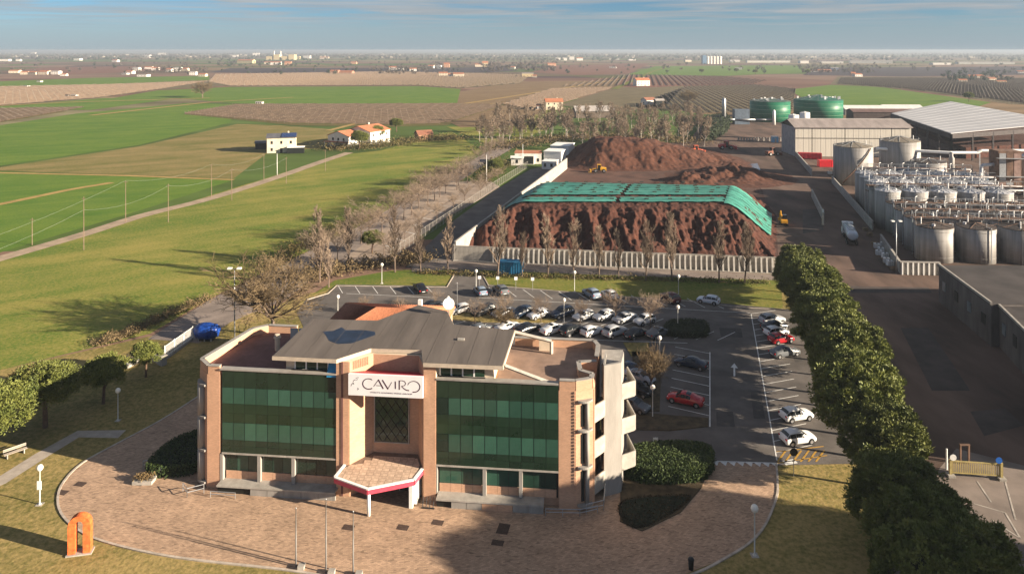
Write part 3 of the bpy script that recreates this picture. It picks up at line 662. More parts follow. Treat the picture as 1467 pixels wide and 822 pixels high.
# rear wing with clay roof
MB().box(3.0,18.3,12.3,31,0,8.5).build('rear_wing', M_brick, office)
er = [(2.6,11.9,8.5),(18.7,11.9,8.5),(18.7,31.4,8.5),(2.6,31.4,8.5)]
def tiled(name, quad, nrows, m):
    """roof slope laid in tile ridges running down the fall; quad = eave a,b then ridge c,d"""
    a, b_, c, d = (Vector(q) for q in quad); bld = MB(); n = nrows
    nrm = (b_-a).cross(d-a).normalized()
    for i in range(n):
        for k, (s0, s1) in enumerate(((0,.5),(.5,1))):
            t0, t1 = (i+s0)/n, (i+s1)/n; h0, h1 = (.0,.11) if k == 0 else (.11,.0)
            e0, e1 = a+(b_-a)*t0+nrm*h0, a+(b_-a)*t1+nrm*h1; r0, r1 = d+(c-d)*t0+nrm*h0, d+(c-d)*t1+nrm*h1
            bld.quad(e0, e1, r1, r0)
    return bld.build(name, m, rw)
rw = bpy.data.objects['rear_wing']
R1, R2 = (9.3,24.0,10.6), (15.5,24.0,10.6)
tiled('roof_slope', (er[0],er[1],R2,R1), 44, M_tile); tiled('roof_slope', (er[3],er[0],R1,R1), 30, M_tile_dk)  # left hip end in darker tile: its shade is put into the colour
tiled('roof_slope', (er[1],er[2],R2,R2), 30, M_tile); tiled('roof_slope', (er[2],er[3],R1,R2), 44, M_tile)
MB().box(15.0,15.5,23.7,24.2,10.8,11.9).build('chimney', M_white, rw)
for a, b_ in ((er[0],R1),(R1,R2),(R2,er[1])): MB().tube(a, b_, .13, n=6).build('ridge_tile', M_tile, rw)

# ------------------------------------------------------------------ forecourt things
# orange arch sculpture
a_ = G(115, 791, .05); arch = thing('arch_sculpture', 'orange brick arch sculpture standing on the front lawn', 'sculpture', a_, R(12))
for i, s_ in enumerate((-1, 1)):
    pl = MB().box(s_*.62-.29, s_*.62+.29, -.35, .35, .12, 2.6).build('pillar', M_orange, arch)
    for k in range(10): MB().box(s_*.62-.3, s_*.62+.3, -.36, .36, .14+k*.245, .14+k*.245+.2).build('block', M_orange, pl)
b = MB(); nseg = 14
for k in range(nseg):
    t0, t1 = math.pi*k/nseg, math.pi*(k+1)/nseg
    pts = [(.33*math.cos(t0), 2.6+.40*math.sin(t0)), (.91*math.cos(t0), 2.6+.85*math.sin(t0)), (.91*math.cos(t1), 2.6+.85*math.sin(t1)), (.33*math.cos(t1), 2.6+.40*math.sin(t1))]
    q = MB(); q.v = [(x, y, z) for y in (-.35, .35) for x, z in pts]; q.f = [(0,1,2,3),(7,6,5,4),(1,5,6,2),(0,3,7,4),(0,4,5,1),(3,2,6,7)]
    q.build('arch_block', M_orange, arch)
MB().box(-1.05,1.05,-.5,.5,0,.12).build('base', M_conc, arch)

# globe lamps
def globe_lamp_proto():
    t = thing('globe_lamp', '', 'lamp')
    MB().lathe([(.16,0),(.16,.05),(.06,.12),(.055,3.2),(.09,3.25),(.09,3.35)], 10).build('pole', mat('lamp_pole', (.55,.54,.50), .5, .1, 2), t, True)
    MB().lathe([(0.0,3.3),(.12,3.31),(.24,3.42),(.31,3.58),(.31,3.68),(.24,3.84),(.12,3.93),(0,3.95)], 16).build('globe', mat('globe_white', (.82,.78,.68), .25, .04, 2), t, True)
    MB().box(-.3,.3,-.3,.3,-.03,.03).build('base', M_conc, t)
    return t
LAMPS = [((57,722),'globe lamp with a small white notice board on its pole, on the front lawn'), ((169,602),'globe lamp standing in shade among the pines on the left lawn'),
 ((547,406),'globe lamp on the grass beside the left end of the upper stalls'), ((484,456),'globe lamp on the left rim of the car park behind the clay roof'), ((642,458),'globe lamp standing behind the office roof beside a satellite dish'),
 ((682,416),'globe lamp on the grass at the car park entrance road'), ((823,418),'globe lamp on the grass below the ribbed wall, between poplars'), ((972,424),'globe lamp on shaded grass at the upper right of the car park'),
 ((808,461),'globe lamp between the two middle rows of parked cars'), ((971,472),'globe lamp at the dark bed right of the parked rows'), ((945,520),'globe lamp half hidden in a brown bush behind the stair tower'),
 ((935,597),'tall globe lamp on the bed beside the stair tower'), ((1081,795),'pale globe lamp on the shaded lawn by the forecourt curve')]
lp0 = globe_lamp_proto(); reg_tree(lp0)
for i, (p_, lb) in enumerate(LAMPS):
    o = lp0 if i == 0 else copy_tree(lp0)
    o.location = G(*p_, .06); tag(o, lb, 'lamp', 'globe lamps around the office')
    if p_ == (1081,795): o.scale = (1.1,1.1,1.15)
nb = MB().box(-.22,.22,-.11,-.07,1.5,2.35).build('notice_board', M_white, lp0)
reg_tree(lp0)

# flagpoles
for i, (x, y, h_) in enumerate(((424,812,5.1),(467,820,6.3),(506,823,5.4))):
    p_ = G(x, y, .06)
    t = thing('flagpole', f"bare metal flagpole at the forecourt edge, {('left','middle and tallest','right')[i]} of three", 'flagpole', p_, 0, 'flagpoles at the forecourt edge')
    MB().lathe([(.07,0),(.06,h_*.5),(.035,h_),(.06,h_),(.06,h_+.06),(0,h_+.1)], 8).build('pole', M_steel, t, True)
    MB().box(.25,.8,-.45,.1,-.02,.35).build('concrete_foot', M_conc, t)
# bench, bin
p_ = G(22,652,.06); t = thing('bench', 'pale slatted garden bench on the lawn beside the path at far left', 'bench', p_, R(48))
for i in range(3): MB().box(-1.1,1.1,-.26+i*.18,-.12+i*.18,.43,.48).build('seat_slat', M_path, t)
for i in range(2): MB().box(-1.1,1.1,.26,.30,.62+i*.17,.74+i*.17).build('back_slat', M_path, t)
for s_ in (-.8,.8): MB().box(s_-.05,s_+.05,-.26,.3,0,.43).build('leg', M_conc, t)
p_ = G(990,815,.08); t = thing('litter_bin', 'small dark litter bin at the bottom edge of the shaded forecourt', 'bin', p_)
MB().lathe([(.2,0),(.26,.8),(.28,.82),(.28,.86)], 14).build('bin_body', M_black, t, True); MB().lathe([(.29,.86),(.2,1.0),(0,1.02)], 14).build('bin_lid', M_black, t, True)
# round bollard light on the paving near the stair
# drain grates in the paving
GR = [(115,693),(89,705),(199,692),(499,755),(577,755),(627,748),(721,757),(713,777)]
for i, (x, y) in enumerate(GR):
    p_ = G(x, y, .081); big = (x == 721)
    t = tag(MB().box(-.55,.55,-.38*(2 if big else 1),.38*(2 if big else 1),0,.012).build('drain_cover', mat('rusty_iron', (.07,.045,.035), .8, .3, 4), None, loc=p_), f'dark iron drain cover in the paving, {nth(i+1)} from the left', 'drain cover', 'drain covers in the forecourt')
    t.rotation_euler = (0,0,R(-12))
# railings: left ramp and right stair foot
def railing(name, label, pts, h_=1.0, posts=None, r=.035, rails=(1.0,.55), m=M_steel, cat='railing', loc=None):
    t = thing(name, label, cat, pts[0])
    o0 = Vector(pts[0]); P = [tuple(Vector(p)-o0) for p in pts]
    for rr in rails:
        MB().path([(p[0],p[1],p[2]+h_*rr) for p in P], r).build('rail', m, t)
    for a, b_ in zip(P[:-1], P[1:]):
        l = math.dist(a, b_); n = max(1, int(l/1.6))
        for i in range(n+1):
            q = tuple(Vector(a)+(Vector(b_)-Vector(a))*(i/n)); MB().tube(q, (q[0],q[1],q[2]+h_), r, n=6).build('post', m, t)
    return t
railing('railing', 'upper steel handrail of the ramp left of the office', [G(205,672,.1), G(286,657,.1)], .9)
railing('railing', 'middle steel handrail of the ramp left of the office', [G(230,683,.1), G(288,668,.1)], .9)
railing('railing', 'bent steel railing at the ramp foot below the left corner', [G(262,704,.1), G(268,712,.1), G(292,706,.1)], .9)
railing('railing', 'low steel railing along the front left plinth of the office', [office_pt(-.4,-1.6,.1), office_pt(2.2,-1.6,.1)], .6)
railing('railing', 'low steel railing under the right brick pilaster', [office_pt(33.3,-1.2,.1), office_pt(36.6,-1.0,.1), office_pt(38.3,-.2,.1)], .7)
railing('railing', 'sloping steel railing at the foot of the outside stair', [office_pt(37.2,-.6,.1), office_pt(38.9,.2,.1), office_pt(39.1,2.2,.6)], 1.0)
p_ = G(207,690,.08); t = thing('planter', 'low planter with dry brown bush at the ramp end', 'planter', p_)
MB().box(-1.0,1.0,-.6,.6,0,.35).build('box', M_conc, t)
# kerbs on ramp side
# bicycle-stand like metal things by the entrance
p_ = office_pt(21.7,-.9,.08); t = thing('metal_rack', 'dark metal rack leaning at the right pilaster beside the entrance', 'rack', p_, OFF_RZ)
for i in range(4): MB().tube((-.5+i*.35,-.3,0),(-.5+i*.35,.2,.9), .04, n=5).build('bar', M_black, t)
MB().box(-.6,.7,-.35,-.2,0,.08).build('foot_rail', M_black, t)
# left boundary fence with gate posts
def fence(name, label, pts, h_, step, m, base=True, pale=.12, cat='fence'):
    t = thing(name, label, cat, pts[0]); o0 = Vector(pts[0]); P = [Vector(p)-o0 for p in pts]
    for a, b_ in zip(P[:-1], P[1:]):
        l = (b_-a).length; n = int(l/step)
        if base: MB().wall(tuple(a), tuple(b_), .25, 0, .4).build('base_wall', M_conc, t)
        z0 = .4 if base else 0
        for zz in (z0+.1, h_-.1): MB().tube((a.x,a.y,zz),(b_.x,b_.y,zz), .03, n=4).build('rail', m, t)
        for i in range(n+1):
            q = a+(b_-a)*(i/n); MB().box(q.x-.05,q.x+.05,q.y-.05,q.y+.05,z0,h_+.05).build('post', m, t)
        pm = MB(); k = int(l/pale)
        for i in range(k):
            q = a+(b_-a)*(i/k); pm.box(q.x-.012,q.x+.012,q.y-.012,q.y+.012,z0+.1,h_-.1)
        tag(pm.build('pales', m, t), kind='stuff')
    return t
fence('boundary_fence', 'white metal railing fence on a low wall beside the left entrance road', [G(236,516,.05), G(276,487,.05)], 2.1, 2.0, M_white)
fence('boundary_fence', 'short railing fence half hidden behind the small pine', [G(182,528,.05), G(206,515,.05)], 1.9, 2.0, M_steel)
p_ = G(232,522,.05); t = thing('gate_pillar', 'white block pillar at the near end of the boundary fence', 'pillar', p_, R(-35))
MB().box(-.6,.6,-.4,.4,0,1.3).build('pillar_block', M_white_conc, t); MB().box(-.68,.68,-.48,.48,1.3,1.4).build('cap', M_conc, t); MB().box(-2.2,-.6,-.2,.2,0,.9).build('wing_wall', M_conc, t)
# blue tarpaulin heap at the gate
p_ = G(296,486,.05); me = MB().lathe([(1.6,.0),(1.9,.8),(2.0,1.6),(1.75,2.3),(1.2,2.75),(.5,2.9),(0,2.95)], 28)
me.v = [(x*(1+.16*mnoise.noise(Vector((x*1.3,y*1.3,z*1.3)))+.10*math.sin(9*math.atan2(y,x)))+(0.5 if x>0 else -.4), y*.8*(1+.18*mnoise.noise(Vector((x,y+5,z*2)))), z*(1+.1*mnoise.noise(Vector((x*.9,y*.9,7))))) for x,y,z in me.v]
t = thing('covered_kiosk', 'bright blue tarpaulin bundled over a kiosk by the left gate', 'kiosk', p_); t.scale = (.78,.78,.72)
bt = me.build('tarpaulin', mat('blue_tarp', (.008,.045,.24), .35, .3, 2, .3, 5), t, True); bt.location = (0,0,.55)
MB().box(-1.4,1.5,-1.0,1.0,0,.9).build('stand', M_black, t)
for s_ in (-1.2,0,1.3): MB().box(s_-.1,s_+.1,-1.15,-1.0,0,1.0).build('leg', M_conc, t)
# traffic signs and posts
def sign_post(label, px, h_, shape, col, sz=.35, faces=-1):
    p_ = G(*px, .06); t = thing('road_sign', label, 'sign', p_)
    MB().tube((0,0,0),(0,0,h_), .035, n=6).build('pole', M_steel, t)
    m_ = mat('sign_'+col, dict(white=(.8,.8,.8), black=(.02,.02,.02), blue=(.02,.12,.45))[col], .4, .05, 2)
    if shape == 'round':
        b = MB().lathe([(sz,-.015),(sz,.015)], 20); o = b.build('plate', m_, t); o.rotation_euler = (R(90),0,0); o.location = (0,-.05,h_-sz)
    else: MB().box(-sz,sz,-.06,-.03,h_-sz*2,h_).build('plate', m_, t)
    return t
sign_post('round sign seen from its dark back, beside the yellow hatching', (1137,682), 3.0, 'round', 'black', .42)
sign_post('small white square sign behind the round hedge', (939,648), 1.7, 'square', 'white', .28)
for i, x in enumerate((687,713,739,763)): sign_post(f'small white stall sign on the grass, {nth(i+1)} of the four in a row', (x, 414+i*.8), 2.5, 'square', 'white', .3)['group'] = 'stall signs on the grass'
t = sign_post('slim tall bare pole at the entrance to the car park', (655,452), 5.6, 'square', 'white', .05); t['category'] = 'pole'
# floodlight masts
def mast(label, px, h_, heads=True, m=M_steel, name='floodlight_mast'):
    t = thing(name, label, 'mast', G(*px, .06))
    MB().lathe([(.13,0),(.06,h_)], 8).build('pole', m, t, True)
    if heads:
        MB().box(-.9,.9,-.05,.05,h_-.1,h_).build('crossbar', m, t)
        for s_ in (-.75,.75): MB().box(s_-.3,s_+.3,-.35,.25,h_-.02,h_+.2).build('lamp_head', M_white, t)
    return t
mast('tall floodlight mast with two heads beside the big bare tree', (336,484), 10.8)
mast('tall floodlight mast with heads in front of the dark-topped tanks', (1284,392), 10.5)
mast('thin white mast in the meadow below the white farmhouse', (397,251), 7.8, False, M_white, 'mast')
mast('thin white mast beside the fenced side car park', (697,262), 9.5, False, M_white, 'mast')
# hedges
def leaf_cloud(n, sampler, size, flat=0.0):
    """n small random triangles at sampled points -> verts, faces"""
    P = sampler(n); d1 = rng.normal(size=(n,3)); d1 /= np.linalg.norm(d1,axis=1)[:,None]
    d2 = rng.normal(size=(n,3)); d2 -= (d2*d1).sum(1)[:,None]*d1; d2 /= np.linalg.norm(d2,axis=1)[:,None]
    s = size*(.6+.8*rng.random(n))[:,None]
    V = np.stack([P-d1*s*.5-d2*s*.25, P+d1*s*.7, P-d1*s*.4+d2*s*.45], 1).reshape(-1,3)
    return V, np.arange(3*n).reshape(-1,3)
M_hedge = mat('hedge_leaves', (.022,.042,.01), .7, .4, 1.5, c2=(.06,.085,.02))
M_bush_dk = mat('evergreen_leaves', (.018,.032,.012), .7, .4, 1.0, c2=(.045,.065,.022), rand=.2)
def hedge_block(name, label, poly_px, h_, n, m, size=.17, rnd=.45):
    pts = [G2(*q) for q in poly_px]; c = (sum(p[0] for p in pts)/len(pts), sum(p[1] for p in pts)/len(pts))
    loc = smooth_closed([(p[0]-c[0], p[1]-c[1]) for p in pts], 5)
    t = thing(name, label, 'hedge', (c[0], c[1], .08))
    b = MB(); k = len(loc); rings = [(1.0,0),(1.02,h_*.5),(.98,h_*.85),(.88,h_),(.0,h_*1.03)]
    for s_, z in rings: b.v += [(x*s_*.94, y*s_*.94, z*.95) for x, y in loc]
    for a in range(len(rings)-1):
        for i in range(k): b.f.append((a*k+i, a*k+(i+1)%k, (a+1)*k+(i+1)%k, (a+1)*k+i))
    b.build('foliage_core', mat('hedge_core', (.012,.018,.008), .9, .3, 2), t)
    L_ = np.array(loc)
    def smp(n):
        i = rng.integers(0, k, n); f = rng.random(n)[:,None]; e = L_[i]*(1-f)+L_[(i+1)%k]*f
        top = rng.random(n) < .5; s = np.where(top, np.sqrt(rng.random(n)), 1.0)
        z = np.where(top, h_*(1.0+.05*rng.normal(size=n)) - .25*h_*np.maximum(0,s-.75)*2, h_*rng.random(n))
        xy = e*(s*(1+.03*rng.normal(size=n)))[:,None]; return np.column_stack([xy, z])
    V, Fc = leaf_cloud(n, smp, size); o = ob('foliage', npmesh('foliage', V, Fc, m), t); return t
hedge_block('hedge', 'large dark clipped hedge with rounded end right of the stair tower', [(898,684),(905,662),(950,654),(1000,656),(1020,668),(1012,686),(985,694),(930,695)], 1.8, 26000, M_hedge)
hedge_block('hedge', 'dark hedge in shade beside the ramp left of the office', [(212,684),(240,650),(286,632),(286,676)], 1.3, 6000, M_hedge)
hedge_block('low_shrubs', 'dark low shrub bed in front of the clipped hedge', [(893,745),(897,718),(985,712),(965,735),(920,757)], .18, 2500, mat('brown_green_leaves', (.03,.025,.012), .8, .4, 1, c2=(.075,.05,.022)))
hedge_block('low_shrubs', 'dark low evergreen bed right of the parked rows', [(955,482),(962,466),(1008,467),(1010,484)], 1.0, 4000, M_bush_dk)
V, Fc = leaf_cloud(900, lambda n: np.column_stack([rng.normal(0,.45,n), rng.normal(0,.25,n), .35+.5*rng.random(n)]), .14)
ob('dry_bush', npmesh('dry_bush', V, Fc, mat('dry_leaves', (.16,.11,.05), .85, .4, 3)), [o for o in SC.objects if o.name == 'planter'][0])

# ------------------------------------------------------------------ painted markings
def line_px(p, q, w, m=M_line, z=.086): return strip('road_marking', [G2(*p), G2(*q)], w, z, m)
def line_w(p, q, w, m=M_line, z=.086): return strip('road_marking', [p, q], w, z, m)
line_px((1076,450), (1113,660), .14)
la, lb = Vector(G2(1076,450)), Vector(G2(1113,660)); dl = (lb-la).normalized(); nl = int((lb-la).length/2.5)
sd = Vector((math.cos(R(19)), math.sin(R(19))))
for i in range(nl+1):
    p = la+dl*(i*2.5); line_w(tuple(p+sd*.08), tuple(p+sd*5.0), .12)
ca, cb = Vector(G2(1017,507)), Vector(G2(1017,612)); line_px((1017,505), (1017,612), .14)
sd2 = Vector((-math.cos(R(28)), math.sin(R(28))))
for i in range(8):
    p = ca+(cb-ca)*(i/8.0); line_w(tuple(p+sd2*.1), tuple(p+sd2*5.2), .12)
# upper stalls
ua, ub = Vector(G2(486,416)), Vector(G2(640,425)); sv = Vector((2.3,-5.4)).normalized()
for i, x in enumerate((484,508,533,558,583,611)): p = Vector(G2(x, 409+i*.4)); line_w(tuple(p), tuple(p+sv*5), .13)
for i, x in enumerate((700,724,749,774,800,826,852,878,904,930,957,984,1010)): p = Vector(G2(x, 412+i*1.45)); line_w(tuple(p), tuple(p+sv*5.2), .13)
line_px((496,421),(625,427),.12); line_px((686,427),(1075,449),.12)
# rows in the middle
for i in range(11):
    p = Vector(G2(640+i*31.5, 468-i*.35)) if i < 6 else Vector(G2(640+i*31.5, 467)); q = p+Vector((math.cos(R(40)),math.sin(R(40))))*4.8
    line_w(tuple(p), tuple(q), .12)
for i in range(11):
    p = Vector(G2(718+i*31, 478+i*1.0)); q = p+Vector((math.cos(R(42)),math.sin(R(42))))*5.0; line_w(tuple(p), tuple(q), .12)
line_px((745,484),(985,492),.12)
# give-way triangles, arrow, hatching, disabled bay
tri = MB()
for i in range(8):
    c = Vector(G2(1026+i*12.2, 664.5+i*.35)); tri = MB().quad((c.x-.38,c.y+.35,.088),(c.x,c.y-.42,.088),(c.x+.38,c.y+.35,.088)); tag(tri.build('give_way_triangle', M_line), kind='structure')
line_px((1020,661),(1112,664),.15, z=.088)
c = G(1052,530,.086); b = MB()
b.quad((-.12,-2.0,0),(.12,-2.0,0),(.12,.8,0),(-.12,.8,0)); b.quad((-.5,.8,.0005),(.5,.8,.0005),(0,2.4,.0005)); o = tag(b.build('arrow_marking', M_line, None, loc=c), kind='structure'); o.rotation_euler = (0,0,R(-16.5))
for k in range(6):
    line_px((1114+k*11,662),(1126+k*11,646),.2,M_yline)
line_px((1112,648),(1180,640),.16,M_yline); line_px((1113,664),(1185,653),.16,M_yline)
sheet('disabled_bay_marking', [(1121,661),(1137,658),(1143,664),(1126,667)], .086, M_line)
for a, b_ in (((1400,690),(1420,720)),((1440,690),(1455,745)),((1395,722),(1440,735)),((1440,735),(1462,772)),((1420,745),(1462,772)),((1330,745),(1372,720))): line_px(a, b_, .16, mat('faded_paint', (.36,.32,.28), .9, .3, 1))
for a, b_ in (((552,352),(566,356)),((566,342),(582,346)),((580,332),(596,336)),((592,322),(610,326)),((604,312),(622,316)),((616,302),(636,306)),((628,294),(650,297)),((640,286),(664,289))): line_px(a, b_, .25)

# ------------------------------------------------------------------ cars
M_paint = mat('car_paint', (.9,.9,.9), .22, .02, .5, objcol=True, spec=.6)
M_cglass = mat('car_glass', (.012,.015,.018), .05, .1, 1, spec=.7)
M_tyre = mat('tyre_rubber', (.015,.015,.015), .8, .2, 3); M_rim = mat('wheel_rim', (.45,.45,.46), .35, .1, 3, metal=.7)
M_head = mat('headlight_lens', (.75,.76,.78), .1, .05, 2, spec=.7); M_tail = mat('tail_light', (.35,.01,.01), .2, .1, 2)
M_trim = mat('black_trim', (.018,.018,.018), .6, .2, 3); M_plate = mat('number_plate', (.7,.7,.68), .5, .05, 2)
def car_proto(kind):
    L_, W, Ht, hood, zb = dict(hatch=(4.0,.87,1.47,.92,.86), suv=(4.45,.91,1.66,1.05,.98), saloon=(4.65,.90,1.44,.90,.84))[kind]
    h = L_/2
    # stations: x, half width, bottom z, belt z, top z, top half width, cabin flag
    if kind == 'saloon': st = [(-h,.72,.35,.55,.62,.60,0),(-h+.12,.84,.24,.80,.92,.72,0),(-h+.55,.90,.20,.86,1.0,.74,0),(-h+.95,.90,.20,.87,1.06,.72,0),(-h+1.5,.90,.19,.87,1.36,.60,1),(-h+2.2,.90,.19,.86,1.44,.60,1),(-h+2.75,.90,.19,.86,1.40,.60,1),(-h+3.45,.90,.20,.86,.98,.70,1),(-h+4.1,.89,.21,.80,.86,.70,0),(-h+4.5,.83,.24,.66,.74,.64,0),(h,.66,.34,.52,.58,.55,0)]
    elif kind == 'suv': st = [(-h,.76,.42,.70,.85,.66,0),(-h+.1,.88,.30,.95,1.10,.74,0),(-h+.22,.91,.27,.99,1.22,.72,1),(-h+.60,.91,.26,.99,1.60,.66,1),(-h+1.5,.91,.25,.98,1.66,.66,1),(-h+2.4,.91,.25,.97,1.60,.65,1),(-h+3.15,.91,.26,.96,1.10,.74,1),(-h+3.9,.90,.27,.92,1.00,.74,0),(-h+4.3,.85,.30,.78,.86,.68,0),(h,.70,.40,.62,.70,.58,0)]
    else: st = [(-h,.72,.36,.62,.72,.62,0),(-h+.1,.83,.25,.86,.98,.70,0),(-h+.2,.86,.22,.88,1.08,.68,1),(-h+.55,.87,.20,.88,1.40,.60,1),(-h+1.3,.87,.20,.87,1.47,.61,1),(-h+2.1,.87,.20,.86,1.42,.60,1),(-h+2.85,.87,.20,.86,.98,.69,1),(-h+3.5,.86,.21,.82,.90,.69,0),(-h+3.85,.80,.24,.68,.76,.63,0),(h,.64,.33,.52,.60,.54,0)]
    t = thing('parked_car', '', 'car')
    b = MB(); gl = MB(); ring = []
    for x, w, z0, zbelt, zt, wt, cf in st:
        half = [(0,z0),(w*.86,z0),(w*.98,z0+.12),(w,(z0+zbelt)/2+.05),(w*.97,zbelt),(wt*1.02,zt-.03),(wt*.8,zt+.02),(0,zt+.04)]
        full = half + [(-y, z) for y, z in half[-2:0:-1]]
        ring.append([(x, y, z) for y, z in full])
    n = len(ring[0]); 
    for r in ring: b.v += r
    for i in range(len(ring)-1):
        for j in range(n):
            k = (j+1) % n; b.f.append((i*n+j, (i+1)*n+j, (i+1)*n+k, i*n+k))
    b.f.append(tuple(range(n))); b.f.append(tuple(range((len(ring)-1)*n+n-1, (len(ring)-1)*n-1, -1)))
    body = b.build('body', M_paint, t, True)
    cab = [i for i in range(len(st)) if st[i][6]]
    def off(P, d): return [tuple(Vector(p)+Vector(d)) for p in P]
    lerp = lambda a, c, f: tuple(Vector(a)+(Vector(c)-Vector(a))*f)
    # side windows between belt (index 4) and roof rail (5), inset
    for sgn, (ib, it) in ((1,(4,5)),(-1,(n-4,n-5))):
        for a, c in zip(cab[:-1], cab[1:]):
            q = [lerp(ring[a][ib],ring[a][it],.14), lerp(ring[c][ib],ring[c][it],.14), lerp(ring[c][ib],ring[c][it],.86), lerp(ring[a][ib],ring[a][it],.86)]
            m_ = .03; q = [lerp(q[0],q[1],m_), lerp(q[1],q[0],m_), lerp(q[2],q[3],m_), lerp(q[3],q[2],m_)]
            g_ = MB().quad(*off(q, (0, sgn*.012, .008))); g_.build('side_window', M_cglass, t)
    for a, c, nm in ((cab[-2],cab[-1],'windscreen'),(cab[0],cab[1],'rear_window')):
        ra, rc = ring[a], ring[c]
        idx = [5,6,7,8,9]
        va = [lerp(ra[i], rc[i], .10) for i in idx]; vc = [lerp(ra[i], rc[i], .93) for i in idx]
        s = MB(); dx = .02 if nm == 'windscreen' else -.02
        s.v = off(va,(dx,0,.015))+off(vc,(dx,0,.015)); s.f = [(i,i+1,5+i+1,5+i) for i in range(4)]
        s.build(nm, M_cglass, t)
    for sx in (-h+.78, h-.80):
        for sy in (-1, 1):
            yy = sy*(W-.10)
            wl_ = MB(); wl_.tube((sx,yy-.10*sy,.31),(sx,yy+.115*sy,.31), .31, n=16); wo = wl_.build('wheel', M_tyre, t, True)
            MB().tube((sx,yy+.10*sy,.31),(sx,yy+.125*sy,.31), .19, n=12).build('rim', M_rim, wo)
            MB().tube((sx,yy-.02*sy,.35),(sx,yy+.104*sy,.35), .38, n=16).build('wheel_arch', M_trim, t)
    for sy in (-1, 1):
        f0 = st[-2]; r0 = st[1]
        MB().box(h-.42,h-.16,sy*.62-.14,sy*.62+.14,f0[3]-.06,f0[3]+.07).build('headlight', M_head, t)
        MB().box(-h+.02,-h+.18,sy*.66-.12,sy*.66+.12,r0[3]-.14,r0[3]+.06).build('tail_light', M_tail, t)
        MB().box(h-1.65 if kind=='hatch' else h-1.8, h-1.5 if kind=='hatch' else h-1.62, sy*(W+.0)-.04, sy*(W+.10)+.04, .92 if kind!='suv' else 1.02, 1.05 if kind!='suv' else 1.16).build('mirror', M_paint, t)
    MB().box(-h-.015,-h+.03,-.26,.26,.52,.63).build('number_plate', M_plate, t)
    MB().box(h-.06,h+.02,-.42,.42,.36,.52).build('grille', M_trim, t)
    MB().box(-h-.01,-h+.1,-.6,.6,.32,.42).build('rear_bumper', M_trim, t)
    reg_tree(t); return t
PROTO = {k: car_proto(k) for k in ('hatch','suv','saloon')}; used = set()
CW = dict(white=(.80,.80,.79), black=(.012,.013,.016), blue=(.02,.035,.07), silver=(.42,.43,.45), grey=(.13,.14,.15), red=(.42,.012,.02), maroon=(.09,.012,.015), lblue=(.22,.28,.36), ice=(.62,.70,.78), navy=(.012,.025,.05))
def car(kind, col, px, hd, label, group):
    o = PROTO[kind] if kind not in used else copy_tree(PROTO[kind]); used.add(kind)
    p = G(*px, .075); o.location = p; o.rotation_euler = (0,0,R(hd)); tag(o, label, 'car', group)
    for c in (KIDS.get(o.name) or [q for q in o.children]): c.color = (*CW[col], 1)
    return o
